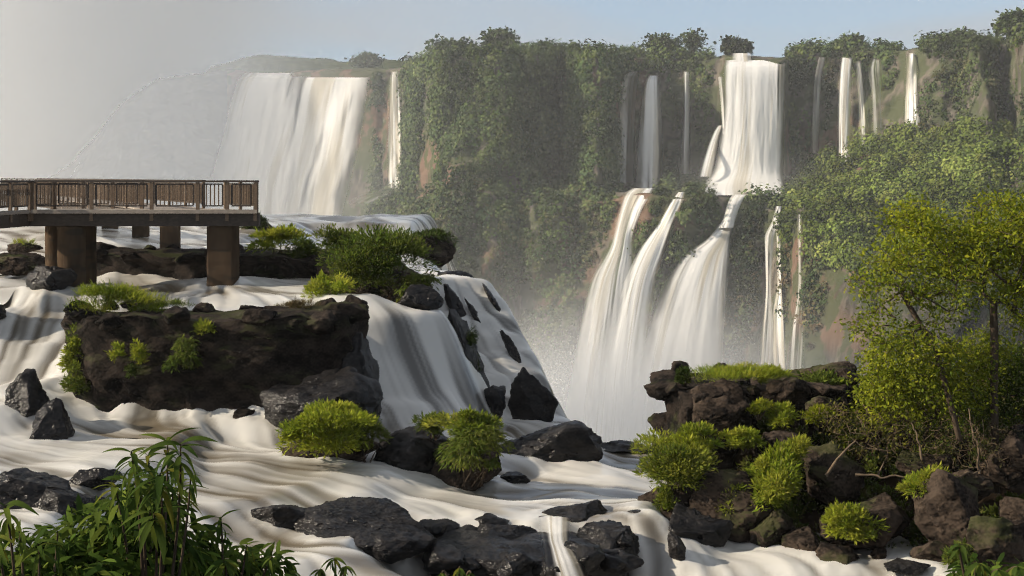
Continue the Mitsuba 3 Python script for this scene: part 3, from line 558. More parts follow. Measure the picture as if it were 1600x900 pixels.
def comb(x0, x1, y0, y1, step, sig, seed, L):
    xs, ys = np.arange(x0, x1, step), np.arange(y0, y1, step)
    Xg, Yy = np.meshgrid(xs, ys)
    z = H0(Xg, Yy); z = np.where(np.isnan(z), -12.0, z)
    ph = z / 0.62 + 0.8 * fbm(np.stack([Xg / 3.5, Yy / 3.5, Xg * 0], -1), 3, 131); fr = ph - np.floor(ph)
    z = np.where(z > -8.6, z + 0.62 * 0.92 * (np.clip((fr - 0.5) / 0.30 + 0.5, 0, 1) - fr), z)
    z = gaussian_filter(z, sig / step)
    zs = gaussian_filter(z, 0.8 / step); dy, dx = np.gradient(zs, step)
    base = np.stack([np.interp(Yy, [25, 32, 36, 42, 48, 60, 110], [0.5, 0.6, 0.9, 0.35, 0.5, 0.5, 0.3]), np.interp(Yy, [25, 34, 38, 44, 50, 110], [-0.7, -0.6, -0.1, -0.9, -0.45, -0.5])], -1)
    base[..., 0] += 0.5 * (fbm(np.stack([Xg / 6, Yy / 6, Xg * 0], -1), 2, 77 + seed) - 0.5); base[..., 1] += 0.5 * (fbm(np.stack([Xg / 6, Yy / 6, Xg * 0], -1), 2, 97 + seed) - 0.5)
    D = unit(np.stack([-dx, -dy], -1) * 3.5 + base * 0.6) * 0.8
    def lic(src, n):
        acc, wsum = src.copy(), 1.0
        for sgn in (1, -1):
            pi, pj = [a.astype(float) for a in np.meshgrid(np.arange(len(xs)), np.arange(len(ys)))]
            for k in range(n):
                dx_ = map_coordinates(D[..., 0], [pj, pi], order=1, mode='nearest'); dy_ = map_coordinates(D[..., 1], [pj, pi], order=1, mode='nearest')
                pi = pi + sgn * dx_; pj = pj + sgn * dy_
                wt = 1 - k / n; acc += wt * map_coordinates(src, [pj, pi], order=1, mode='nearest'); wsum += wt
        return acc / wsum
    r = np.random.default_rng(seed)
    def norm(a):
        b = gaussian_filter(a, 40); s = gaussian_filter((a - b) ** 2, 60) ** 0.5 + 1e-6
        return np.clip((a - b) / s, -2.5, 2.5)
    fine = norm(lic(gaussian_filter(r.random(z.shape), 0.9), L))
    mid = norm(lic(gaussian_filter(r.random(z.shape), 0.22 / step), L))
    big = norm(lic(gaussian_filter(r.random(z.shape), 0.6 / step), L // 2))
    lump = fbm(np.stack([Xg / 1.6, Yy / 1.6, Xg * 0], -1), 3, 31) - 0.5
    steep = np.clip(np.hypot(dx, dy), 0, 2.0)
    sw = np.clip(steep, 0.15, 1); far = np.clip((Yy - 56) / 6, 0, 1)
    zz = z + 0.010 * fine + 0.03 * mid * (1 - 0.5 * far) + 0.05 * big + 0.20 * lump * np.exp(-steep) * (1 - 0.45 * far)
    foam = np.clip(0.62 - 0.13 * far + (0.13 + 0.17 * sw) * fine + (0.19 + 0.16 * sw + 0.10 * far) * mid + 0.06 * sw + (0.20 - 0.10 * sw) * big + 0.5 * (1 - 0.75 * sw) * (fbm(np.stack([Xg / 5, Yy / 3, Xg * 0], -1), 3, 66) - 0.5), 0, 1)
    pts = np.array(ROCKS); tr = cKDTree(pts); dist, _ = tr.query(np.stack([Xg, Yy, zz], -1).reshape(-1, 3), distance_upper_bound=0.9)
    near_r = np.exp(-(np.minimum(dist, 3).reshape(zz.shape) / 0.30) ** 2) * np.clip(2.2 * fbm(np.stack([Xg / 0.5, Yy / 0.5, zz / 0.5], -1), 3, 8) - 0.5, 0, 1)
    zz = zz + 0.07 * near_r; foam = np.clip(foam + 0.55 * near_r, 0, 1)
    return Xg, Yy, zz, foam, np.clip((sw - 0.25) / 0.6, 0, 1)
def water_mesh(x0, x1, y0, y1, step, sig, seed, L, keep):
    Xg, Yy, zz, foam, thin = comb(x0, x1, y0, y1, step, sig, seed, L)
    V = np.stack([Xg, Yy, zz], -1).reshape(-1, 3); f = grid_faces(*Xg.shape)
    c = np.mean(V[f], axis=1); f = f[keep(c) & (c[:, 0] < np.interp(c[:, 1], [49, 51.2, 53, 55, 58, 63, 72, 82, 90, 126], [99, 5.0, 4.5, 3.9, 2.8, 1.7, -0.3, -2.3, -3.0, -3.4]))]
    t = foam.reshape(-1, 1); t = t * t * (3 - 2 * t)
    th = thin.reshape(-1, 1)     # on the drops a thin film over black rock, elsewhere deep tea-brown water
    C = (np.array([0.12, 0.10, 0.07]) * (1 - th) + np.array([0.085, 0.082, 0.075]) * th) * (1 - t) + np.array([0.53, 0.52, 0.485]) * t
    used = np.unique(f); new = np.zeros(len(V), int); new[used] = np.arange(len(used))
    return V[used], new[f], C[used]
near = water_mesh(-17.5, 14, 26.5, 57.3, 0.078, 0.19, 3, 50, lambda c: (c[:, 2] > -14.5) & ((c[:, 0] + 17.5) >= 0))
far_ = water_mesh(-62, 2, 57.0, 122, 0.22, 0.4, 4, 26, lambda c: (c[:, 2] > -14.5))
side = water_mesh(-40, -17.3, 26.5, 57.3, 0.2, 0.3, 5, 26, lambda c: c[:, 2] > -14.5)
Vw, Fw, Cw = cat([(a, np.vstack([b[:, [0, 1, 2]], b[:, [0, 2, 3]]]), c) for a, b, c in (near, far_, side)])
put('rapids_water_surface', (Vw, Fw), 'rapids_water', 'creamy white rapids and low cascades rushing between the black rocks', kind='structure', smooth=True, color=Cw)

# the rock bed under the rapids and the wall of the gorge below it
bx, by = np.meshgrid(np.linspace(-75, 30, 150), np.linspace(14, 126, 150))
bz = H0(bx, by); bz = gaussian_filter(np.where(np.isnan(bz), np.where(by > 47, -47, -12), np.where((bx > np.interp(by, [46, 48, 55, 63, 82, 126], [40, 3.2, 1.8, -0.3, -4.2, -4.5])), -47, bz)), 0.6) - 0.9 + (fbm(np.stack([bx / 3, by / 3, bx * 0], -1), 3, 2) - 0.5) * 0.8
put('riverbed', (np.stack([bx, by, np.maximum(bz, -47)], -1).reshape(-1, 3), grid_faces(150, 150)), 'bank_rock', 'dark rock bed under the rapids, dropping off into the gorge', kind='structure', smooth=True)
# ------------------------------------------------------------------ the wooden viewing walkway on piers
wk = root('viewing_walkway', 'dark wooden viewing walkway with slatted railings standing on concrete piers in the river', 'walkway')
RT, RB, DK, BM = -0.19, -1.06, -1.24, -1.78      # rail top, baluster foot, deck top, beam underside
def wpart(name, parts, bsdf): return put(wk + '__' + name, cat(parts), bsdf)
def rail_run(a, b, n, thick=0.10, detail=True):
    """n bays of railing from a to b (plan points): posts, top rail, and in each bay a framed panel of balusters"""
    a, b = np.asarray(a, float), np.asarray(b, float)
    L = np.linalg.norm(b - a); d = (b - a) / L; dz = lambda p, z: np.array([p[0], p[1], z])
    wpart('top_rail', [bar(dz(a - d * 0.06, RT), dz(b + d * 0.06, RT), 0.15, 0.07)], 'dark_timber')
    for k in range(n + 1):
        p = a + (b - a) * k / n
        wpart('post', [bar(dz(p, DK - 0.36), dz(p, RT - 0.037), thick, 0.12, up=(d[0], d[1], 0))], 'rail_timber')
    for k in range(n):
        p, q_ = a + (b - a) * k / n + d * 0.16, a + (b - a) * (k + 1) / n - d * 0.16
        fr = wpart('panel_frame', [bar(dz(p, RT - 0.10), dz(q_, RT - 0.10), 0.05), bar(dz(p, RB), dz(q_, RB), 0.05), bar(dz(p, RB + 0.027), dz(p, RT - 0.127), 0.05, up=(d[0], d[1], 0)), bar(dz(q_, RB + 0.027), dz(q_, RT - 0.127), 0.05, up=(d[0], d[1], 0))], 'dark_timber')
        m = max(2, int(np.linalg.norm(q_ - p) / 0.135)); bl = []
        for j in range(1, m):
            c = p + (q_ - p) * j / m; bl.append(bar(dz(c, RB + 0.027), dz(c, RT - 0.127), 0.034, up=(d[0], d[1], 0)))
        k2 = put(fr + '__balusters', cat(bl), 'rail_timber'); labels[k2] = {'kind': 'stuff'}
def deck(poly_a, poly_b, n):
    """planks laid across between edge a and edge b (two plan points each)"""
    a0, a1 = map(np.asarray, poly_a); b0, b1 = map(np.asarray, poly_b); out = []
    for k in range(n):
        t0, t1 = (k + 0.04) / n, (k + 0.96) / n; t = (t0 + t1) / 2
        p, q_ = a0 + (a1 - a0) * t, b0 + (b1 - b0) * t; w = np.linalg.norm(a1 - a0) / n * 0.93
        out.append(bar([*p, DK - 0.025], [*q_, DK - 0.025], w, 0.045))
    k2 = wpart('deck_planks', out, 'deck_board'); labels[k2] = {'kind': 'stuff'}
xe = P(400, 300, 50)[0]; xl = P(50, 300, 50)[0]; x0 = P(-190, 300, 40)[0]
A0, A1 = np.array([xl, 50.0]), np.array([xe, 50.0])
# near railing, with bays as in the photo
bays = [50, 143, 237, 309, 355, 399]
for i in range(5):
    pa, pb = np.array([P(bays[i], 300, 50)[0], 50.0]), np.array([P(bays[i + 1], 300, 50)[0], 50.0])
    rail_run(pa, pb, 1)
rail_run(np.array([x0, 41.0]), A0 + [-0.05, -0.12], 6)
far_c = np.array([P(352, 300, 53.6)[0], 53.6])
rail_run(A1 + [0, 0.12], far_c, 2)
# the branch that leads away behind the platform
g0, g1 = np.array([P(318, 300, 54.5)[0], 54.5]), np.array([P(60, 300, 100)[0], 100.0])
h0, h1 = g0 + [-2.1, -1.0], g1 + [-2.4, -0.6]
rail_run(g0, g1, 16); rail_run(h0, h1, 16)
rail_run(np.array([xl - 0.3, 53.4]), h0 + [0, -0.12], 3)
rail_run(np.array([x0 - 0.3, 44.2]), np.array([xl - 0.35, 53.3]), 6)
deck(([xl, 49.9], [xe, 49.9]), ([xl, 53.5], [far_c[0], 53.5]), 62)
deck(([x0, 40.9], [xl - 0.01, 49.9]), ([x0 - 0.3, 44.2], [xl - 0.01, 53.5]), 70)
deck((g0, g1), (h0, h1), 240)
# kick boards, edge boards and beams
wpart('edge_board', [bar([xl, 49.86, DK - 0.02], [xe + 0.06, 49.86, DK - 0.02], 0.05, 0.14)], 'deck_board')
wpart('edge_board', [bar([x0, 40.86, DK - 0.02], [xl - 0.03, 49.74, DK - 0.02], 0.05, 0.14)], 'deck_board')
wpart('beam', [bar([xl - 0.2, 50.15, -1.55], [xe + 0.10, 50.15, -1.55], 0.34, 0.46)], 'dark_timber')
wpart('beam', [bar([xl - 0.2, 52.7, -1.55], [xe - 0.6, 52.7, -1.55], 0.34, 0.46)], 'dark_timber')
wpart('beam', [bar([x0 + 0.1, 41.2, -1.55], [xl - 0.25, 50.1, -1.55], 0.34, 0.46)], 'dark_timber')
wpart('beam', [bar([x0 - 0.2, 43.8, -1.55], [xl - 0.25, 52.6, -1.55], 0.34, 0.46)], 'dark_timber')
wpart('beam', [bar([*(g0 * .95 + h0 * .05), -1.55], [*(g1 * .95 + h1 * .05), -1.55], 0.3, 0.46)], 'dark_timber')
wpart('beam', [bar([*(g0 * .05 + h0 * .95), -1.55], [*(g1 * .05 + h1 * .95), -1.55], 0.3, 0.46)], 'dark_timber')
def pier(x, y, w, dpt, z0, z1, rnd, seed):
    cs = m3.CrossSection.square((w - 2 * rnd, dpt - 2 * rnd), True).offset(rnd, m3.JoinType.Round, 2.0, 28)
    me = m3.Manifold.extrude(cs, z1 - z0).refine_to_length(0.16).to_mesh(); V = np.array(me.vert_properties[:, :3], float)
    V += np.stack([fbm(V * 2.5 + 9 * k + seed, 3, seed) - 0.5 for k in range(3)], -1) * 0.05
    return wpart('pier', [(V + [x, y, z0], np.array(me.tri_verts))], 'stained_concrete')
px = lambda u, Y: P(u, 300, Y)[0]
pier(px(112, 50.4), 50.4, 0.98, 0.98, -5.2, -1.80, 0.48, 1)
pier(px(88, 51.9), 51.9, 0.72, 0.9, -5.2, -1.80, 0.34, 2)
pier(px(133, 52.4), 52.4, 0.7, 0.7, -5.2, -1.80, 0.1, 3)
pier(px(349, 50.9), 50.9, 0.95, 1.3, -5.2, -1.80, 0.08, 4)
for u, Y, w in ((266, 75, 1.0), (220, 82, 0.9), (172, 89, 0.95), (130, 96, 0.9)): pier(px(u, Y), Y, w, 1.0, -5.2, -1.80, 0.3, int(u))
pier(px(-60, 46), 45.6, 0.98, 0.98, -5.6, -1.80, 0.48, 7)
# ------------------------------------------------------------------ bushes, grasses, ferns near by
BRIGHT = [[0.22, 0.29, 0.026], [0.34, 0.37, 0.036], [0.15, 0.22, 0.022], [0.40, 0.39, 0.06]]
MIDG = [[0.09, 0.14, 0.022], [0.14, 0.18, 0.03], [0.065, 0.10, 0.02], [0.19, 0.20, 0.04]]
DEEP = [[0.035, 0.06, 0.014], [0.055, 0.085, 0.02], [0.08, 0.10, 0.025]]
YELL = [[0.25, 0.28, 0.022], [0.34, 0.33, 0.028], [0.19, 0.24, 0.02], [0.14, 0.18, 0.02]]
def bush_mesh(c, r, n, seed, cols, L, wid, kind='leafy', lobes=16, droop=0.2, hang=0.0):
    g = np.random.default_rng(seed); c, r = np.asarray(c), np.asarray(r)
    lc = unit(g.standard_normal((lobes, 3))); lc[:, 2] = np.where(lc[:, 2] < -0.75, -lc[:, 2], lc[:, 2]) - hang * g.random(lobes); lc *= r * (0.25 + 0.58 * g.random((lobes, 1)))
    lr = (0.18 + 0.42 * g.random((lobes, 1)) ** 1.3) * r * (0.8 + 0.4 * g.random((lobes, 3)))
    k = g.integers(0, lobes, n); d = unit(g.standard_normal((n, 3))); d[:, 2] = np.where(d[:, 2] < -0.2, -d[:, 2] * 0.7, d[:, 2]); rr = 0.35 + 0.65 * g.random((n, 1)) ** 0.5
    pos = lc[k] + d * lr[k] * rr
    out = unit(d * 0.9 + unit(lc[k] + 1e-6) * 0.5 + 0.5 * g.standard_normal((n, 3)))
    if kind == 'blade': ax = unit(out * 0.55 + np.array([0, 0, 0.9 - droop]) + 0.25 * g.standard_normal((n, 3)))
    elif kind == 'hang': ax = unit(out * 0.7 + np.array([0, 0, -0.6]))
    else: ax = unit(out + np.array([0, 0, 0.25 - droop]))
    l = L * (0.55 + 0.8 * g.random(n)) * np.where(g.random(n) < 0.04, 1.5, 1.0); up = unit(np.array([0, 0, 1.0]) + 0.5 * d + 0.4 * g.standard_normal((n, 3)))
    V, Fc, m = leaves(c + pos, ax, up, l, l * wid, 0.45, 3) if kind == 'blade' else diamonds(c + pos, ax, up, l * 1.05, l * wid * 1.25)
    base = hue(lobes, 1, cols, g, 0.12)[k]; own = np.where(g.random((n, 1)) < 0.07, hue(n, 1, DRY, g, 0.2), hue(n, 1, cols, g, 0.24))
    C = np.clip(0.5 * base + 0.5 * own, 0.004, 0.8).repeat(m, 0)
    return V, Fc, C
def bush(u, v, Y, w, h, label, cols=BRIGHT, n=1500, L=0.22, wid=0.22, kind='leafy', key='bush', catg='bush', depth=None, seed=None, bsdf='leaf', stems=True, **kw):
    s = Y / F; seed = seed or int(u * 7 + v * 3)
    if kind == 'blade' and key not in ('grass_tussock',): kind = 'leafy'; wid = max(wid, 0.2); L = L * 0.8
    n = int(n * 3.2); L = L * 0.58; wid = wid * (1.25 if kind != 'blade' else 0.9)
    c = P(u, v, Y); r = np.array([w * s / 2, (depth or 0.5 * (w + h) * s) / 2, h * s / 2])
    k = root(key, label, catg)
    put(k + '__foliage', None or (lambda m: (m[0], m[1]))(bm := bush_mesh(c, r, n, seed, cols, L, wid, kind, **kw)), bsdf, color=bm[2])
    if stems:
        g = np.random.default_rng(seed + 1); T_ = []
        for j in range(7):
            e = c + r * (g.random(3) - 0.5) * [1.3, 1.2, 0.9]; b = np.array([c[0] + (g.random() - .5) * r[0] * 0.6, c[1] + r[1] * 0.1, c[2] - r[2] * 0.95])
            mid = (b + e) / 2 + (g.random(3) - 0.5) * 0.2 * r
            T_.append(tube([b, mid, e], [0.022, 0.016, 0.008], 5))
        put(k + '__stem', cat(T_), 'bark')
    return k
B = bush
B(182, 478, 42.6, 130, 56, 'bright yellow-green grass tussock on the near corner of the massive black block', n=1500, kind='blade', L=0.34, wid=0.09, key='grass_tussock', catg='grass', stems=False)
B(258, 482, 43.6, 80, 30, 'thin olive grass tuft on the block top beside the bright tussock', MIDG, 500, 0.25, 0.09, 'blade', key='grass_tussock', catg='grass', stems=False)
B(118, 560, 42.3, 46, 120, 'ferns hanging down the upstream end of the black block', BRIGHT + MIDG, 900, 0.22, 0.2, 'leafy', key='fern', catg='fern', stems=False, hang=0.5)
B(120, 604, 41.6, 40, 40, 'small fern at the waterline under the hanging ferns', MIDG, 350, 0.2, 0.18, key='fern', catg='fern', stems=False)
B(184, 552, 40.9, 24, 30, 'tiny bright fern on the dark block face, nearer the river end', BRIGHT, 130, 0.2, 0.22, key='fern', catg='fern', stems=False)
B(217, 556, 40.9, 28, 36, 'small round bright fern in the middle of the dark block face', BRIGHT, 200, 0.2, 0.22, key='fern', catg='fern', stems=False)
B(288, 562, 40.8, 60, 70, 'drooping dark green fern on the dark block face', DEEP + MIDG, 420, 0.24, 0.2, 'hang', key='fern', catg='fern', stems=False)
B(322, 514, 41.0, 36, 22, 'flat bright fern just under the top edge of the black block', BRIGHT, 180, 0.2, 0.2, key='fern', catg='fern', stems=False)
B(205, 582, 40.8, 34, 22, 'dull fern low on the dark block face', DEEP, 150, 0.2, 0.2, key='fern', catg='fern', stems=False)
B(470, 482, 44.0, 90, 22, 'reddish low grass along the block top near the cascade', [[0.16, 0.10, 0.05], [0.12, 0.12, 0.04], [0.1, 0.07, 0.04]], 500, 0.24, 0.09, 'blade', key='grass_tussock', catg='grass', stems=False)
B(518, 462, 47.5, 84, 76, 'bright bush between the dark rock ledge and the cascade lip', BRIGHT, 1300, 0.3, 0.13, 'blade')
B(432, 382, 54.5, 92, 46, 'sunlit yellow-green bush on the ledge by the platform end', YELL + BRIGHT, 1100, 0.3, 0.2)
B(478, 394, 54.0, 60, 40, 'small olive bush between the two big ledge bushes', MIDG, 600, 0.28, 0.2)
B(536, 388, 53.2, 110, 62, 'rounded green bush on top of the ledge above the cascade', MIDG + BRIGHT[:1], 1500, 0.3, 0.2)
B(606, 418, 49.6, 190, 118, 'wide bush with pale leaf tips spreading over the cascade hump', MIDG, 3200, 0.3, 0.2)
B(560, 428, 49.2, 120, 80, 'spreading bush on the near side of the cascade hump', MIDG, 1200, 0.3, 0.2)
B(656, 456, 49.0, 80, 70, 'ragged bush hanging over the cascade edge', MIDG, 900, 0.28, 0.2, 'hang')
B(668, 376, 73.5, 80, 36, 'dark brush on the far lip rock of the upper cascade', DEEP, 700, 0.4, 0.2)
B(398, 350, 91, 56, 26, 'small dark bush on the far river islet', DEEP, 500, 0.45, 0.2)
B(36, 384, 63, 40, 16, 'small weedy tuft on the low rock in the far river', BRIGHT, 250, 0.3, 0.1, 'blade', key='grass_tussock', catg='grass', stems=False)
B(734, 556, 48.0, 26, 120, 'ragged dark creeper clinging to the dividing rock rib', DEEP, 600, 0.22, 0.25, 'hang', key='creeper', catg='creeper', stems=False)
B(510, 682, 37.4, 172, 112, 'rounded bright grassy clump on its own rock in midstream', BRIGHT, 3000, 0.3, 0.10, 'blade', key='grass_clump', catg='grass', stems=False)
B(566, 690, 38.2, 80, 70, 'smaller green side bush of the rounded grassy clump', MIDG, 1100, 0.25, 0.14, 'blade')
B(738, 672, 37.6, 140, 66, 'sunlit leafy top of the drooping island bush', BRIGHT + MIDG, 2000, 0.22, 0.2)
B(738, 714, 37.0, 110, 100, 'hanging green curtain of leaves under the drooping island bush', MIDG, 1800, 0.24, 0.18, 'hang')
B(676, 668, 38.6, 50, 44, 'twiggy bush joined to the drooping island', MIDG, 500, 0.24, 0.18)
# right bank
B(1150, 588, 39.0, 158, 36, 'strip of sunlit grass along the top of the undercut block', BRIGHT, 1300, 0.26, 0.09, 'blade', key='grass_tussock', catg='grass', stems=False, depth=2.2, lobes=26)
B(1070, 590, 38.6, 34, 26, 'dark little bush on the outer corner of the undercut block', DEEP, 350, 0.2, 0.2)
B(1206, 590, 39.2, 50, 34, 'upright grass tuft at the end of the grassy strip', BRIGHT, 500, 0.3, 0.09, 'blade', key='grass_tussock', catg='grass', stems=False)
B(1290, 596, 40.5, 90, 22, 'low olive scrub on the rim next to the tree', MIDG, 600, 0.22, 0.2)
B(1224, 652, 37.6, 38, 52, 'small upright bright bush in a cleft of the brown block', BRIGHT, 450, 0.22, 0.2)
B(1185, 642, 37.6, 44, 30, 'yellow-green tuft beside the cleft bush', YELL + BRIGHT, 350, 0.2, 0.12, 'blade')
B(1282, 652, 37.2, 60, 40, 'yellowing tuft under the pale brown stone', YELL, 450, 0.2, 0.15)
B(1052, 742, 35.6, 130, 120, 'big round leafy bush overhanging the water edge of the bank', BRIGHT + MIDG, 3600, 0.22, 0.2)
B(1086, 700, 36.2, 90, 56, 'bright crown bush just above the big round leafy bush', BRIGHT, 1500, 0.22, 0.2)
B(1164, 690, 36.4, 70, 44, 'bright bush under the dark undercut block', BRIGHT, 800, 0.22, 0.2)
B(1204, 765, 34.9, 80, 130, 'tall bright grass tuft spilling down the bank to the boulders', BRIGHT, 2400, 0.3, 0.10, 'blade', key='grass_clump', catg='grass', stems=False)
B(1242, 716, 35.4, 56, 70, 'bright fern plume leaning over the tall grass tuft', BRIGHT, 900, 0.24, 0.14)
B(1142, 780, 35.0, 50, 56, 'small green bush between the round bush and the tall grass tuft', MIDG + BRIGHT, 700, 0.22, 0.18)
B(1042, 790, 35.2, 40, 50, 'small grassy fringe below the round leafy bush', MIDG + BRIGHT, 500, 0.22, 0.12, 'blade')
B(1328, 828, 33.4, 94, 76, 'bright fern clump above the low brown rock at the water', BRIGHT, 1900, 0.26, 0.14, 'blade', key='fern', catg='fern', stems=False)
B(1444, 764, 33.9, 74, 60, 'bright leaning fern beside the big leaning boulder', BRIGHT, 1100, 0.24, 0.16, key='fern', catg='fern', stems=False)
B(1500, 872, 31.2, 46, 50, 'deep green leafy weed by the broad rough boulder', DEEP + MIDG, 450, 0.2, 0.25)

# ---- woody plants: limbs grown towards points of the crown, leaves in sprays round those points
def grow(base, pts, seed, r0=0.09, jit=0.16, first=None, hop=0.45):
    g = np.random.default_rng(seed); nodes = [np.asarray(p, float) for p in (first if first is not None else [base])]
    par = [-1] + list(range(len(nodes) - 1)); order = np.argsort(np.linalg.norm(pts - nodes[-1], axis=1)); tips = []
    for i in order:
        N = np.array(nodes); d = np.linalg.norm(N - pts[i], axis=1) + 0.6 * np.maximum(0, N[:, 2] - pts[i][2])
        j = int(d.argmin()); a = nodes[j]; k = max(1, int(np.linalg.norm(pts[i] - a) / hop))
        for s in range(1, k + 1):
            t = s / k; p = a * (1 - t) + pts[i] * t + (g.standard_normal(3) * jit * 0.45 * (s < k)) + np.array([0, 0, -0.12 * np.sin(np.pi * t)])
            nodes.append(p); par.append(j); j = len(nodes) - 1
        tips.append(j)
    load = np.zeros(len(nodes)); load[tips] = 1
    for i in range(len(nodes) - 1, 0, -1): load[par[i]] += load[i]
    rad = np.maximum(0.008, r0 * (load / load[0]) ** 0.5)
    kids = {}
    for i, p in enumerate(par): kids.setdefault(p, []).append(i)
    out, big, stack = [], [], [(0, [0])]
    while stack:
        i, path = stack.pop(); ch = sorted(kids.get(i, []), key=lambda c: -load[c])
        if ch:
            stack.append((ch[0], path + [ch[0]]))
            for c in ch[1:]: stack.append((c, [i, c]))
        elif len(path) > 1:
            seg = tube(np.array([nodes[q] for q in path]), np.minimum(rad[path], rad[path[1]] * 1.05), 6 if rad[path[1]] > 0.03 else 4)
            (big if rad[path[1]] > 0.55 * r0 else out).append(seg)
    return np.array(nodes), big, out
def crown_points(ell, n, seed, gap=0.0):
    g = np.random.default_rng(seed); P_ = []
    for (u, v, Y, w, h, dpt) in ell:
        m = int(n * w * h / sum(e[3] * e[4] for e in ell)); d = unit(g.standard_normal((m, 3))) * g.random((m, 1)) ** (1 / 2.6)
        P_.append(P(u, v, Y) + d * np.array([w * Y / F / 2, dpt / 2, h * Y / F / 2]))
    return np.vstack(P_)
def sprays(pts, seed, per, spread, L, wid, cols, droop=0.15):
    g = np.random.default_rng(seed); n = len(pts) * per
    off = g.standard_normal((n, 3)) * spread * np.array([1, 1, 0.6]); pos = np.repeat(pts, per, 0) + off
    ax = unit(off / spread * 0.5 + g.standard_normal((n, 3)) * 0.6 + [0, 0, -droop]); l = L * (0.6 + 0.8 * g.random(n))
    V, Fc, m = diamonds(pos, ax, unit(np.array([0, 0, 1.0]) + 0.7 * g.standard_normal((n, 3))), l, l * wid * 1.2)
    C = (0.55 * hue(len(pts), 1, cols, g, 0.12).repeat(per, 0) + 0.45 * hue(n, 1, cols, g, 0.2)).repeat(m, 0)
    return V, Fc, np.clip(C, 0.004, 0.8)
def tree(key, label, catg, base, ell, npts, seed, r0, per, spread, L, wid, cols, first=None, bark='bark', bsdf='leaf'):
    k = root(key, label, catg); pts = crown_points(ell, npts, seed)
    N, big, small = grow(base, pts, seed, r0, first=first, hop=0.45 if base[1] < 100 else 1.6)
    put(k + '__trunk', cat(big), bark, smooth=True)
    if small: put(k + '__branches', cat(small), bark, smooth=True); labels[k + '__branches'] = {'kind': 'stuff'}
    if per:
        V, Fc, C = sprays(pts, seed + 1, per, spread, L, wid, cols); put(k + '__crown', (V, Fc), bsdf, color=C)
    return k
tree('slender_tree', 'slender tree with an airy yellow-green crown on the right bank, tallest plant of the bank', 'tree', P(1556, 770, 36),
     [(1560, 360, 36, 150, 120, 3.0), (1470, 390, 36, 190, 110, 3.0), (1425, 345, 36, 90, 80, 2.0), (1600, 450, 36, 120, 140, 3.0), (1640, 360, 36, 120, 140, 3.0)], 520, 3, 0.10, 26, 0.17, 0.12, 0.42, YELL,
     first=[P(1556, 770, 36), P(1555, 700, 36), P(1553, 620, 36), P(1554, 540, 36), P(1552, 470, 36)])
tree('forked_tree', 'leaning forked sapling with sparse yellow leaves and bare dark limbs', 'tree', P(1500, 690, 35.2),
     [(1390, 430, 35.2, 120, 110, 2.0), (1370, 505, 35.2, 90, 70, 2.0), (1460, 470, 35.2, 110, 90, 2.0), (1510, 440, 35.2, 90, 90, 2.0), (1440, 540, 35.0, 130, 80, 2.0)], 260, 5, 0.075, 20, 0.16, 0.11, 0.42, YELL + MIDG[:2],
     first=[P(1500, 690, 35.2), P(1482, 620, 35.2), P(1466, 560, 35.2), P(1442, 515, 35.2), P(1408, 455, 35.2)])
tree('shrub', 'dense yellow-green shrub under the airy crown, leaning over the rim', 'shrub', P(1440, 700, 36.2),
     [(1420, 570, 36.2, 150, 110, 2.6), (1385, 620, 36.2, 100, 90, 2.0), (1480, 600, 36.2, 120, 120, 2.6), (1540, 560, 36.6, 90, 90, 2.0)], 380, 7, 0.05, 30, 0.18, 0.115, 0.4, YELL + BRIGHT[1:2] + MIDG[:1])
tree('shrub', 'dark green shrub at the picture edge behind the slender trunk', 'shrub', P(1600, 700, 37.2),
     [(1595, 590, 37.2, 90, 110, 2.4), (1540, 640, 37.6, 100, 90, 2.0)], 220, 9, 0.045, 28, 0.18, 0.12, 0.4, DEEP + MIDG)
tree('dry_thicket', 'tangle of dry reddish twigs with few leaves on the bank', 'thicket', P(1370, 745, 36.0),
     [(1350, 670, 36.0, 130, 80, 2.0), (1430, 680, 36.0, 120, 90, 2.0), (1310, 650, 36.4, 60, 60, 1.5)], 330, 11, 0.03, 4, 0.12, 0.10, 0.35, DRY + YELL[:1], bark='dry_twig')
tree('dry_thicket', 'second dry twig thicket under the slender tree', 'thicket', P(1500, 770, 35.4),
     [(1500, 690, 35.4, 130, 100, 2.0), (1560, 700, 35.6, 80, 90, 2.0)], 260, 13, 0.03, 4, 0.12, 0.10, 0.35, DRY + DEEP[:1], bark='dry_twig')
def log(pts, r, label, bsdf='dry_twig', key='fallen_branch'):
    q = np.array([P(*p) for p in pts]); t = np.linspace(0, 1, 18); o = np.linspace(0, 1, len(q))
    c = np.stack([np.interp(t, o, q[:, k]) for k in range(3)], -1) + (fbm(np.stack([t * 6, t * 0 + pts[0][0], t * 0], -1), 2, 3) - 0.5)[:, None] * 0.12
    put(key, tube(c, r * (1 - 0.6 * t), 7), bsdf, label, 'branch', smooth=True)
log([(1290, 745, 34.9), (1310, 715, 35.0), (1336, 690, 35.1)], 0.05, 'short pale forked branch leaning on the hollowed boulder')
log([(1336, 742, 34.7), (1380, 744, 34.6), (1440, 748, 34.5)], 0.035, 'pale fallen branch lying level under the dry thicket')
log([(1480, 748, 34.0), (1510, 742, 34.2), (1530, 734, 34.4)], 0.045, 'pale grey broken branch on top of the leaning boulder')
log([(1440, 720, 35.0), (1436, 690, 35.1), (1424, 660, 35.3)], 0.035, 'bare pale stem rising through the dry thicket')
log([(1530, 760, 34.6), (1528, 700, 34.8), (1512, 640, 35.1)], 0.04, 'bare pale stem beside the slender trunk')

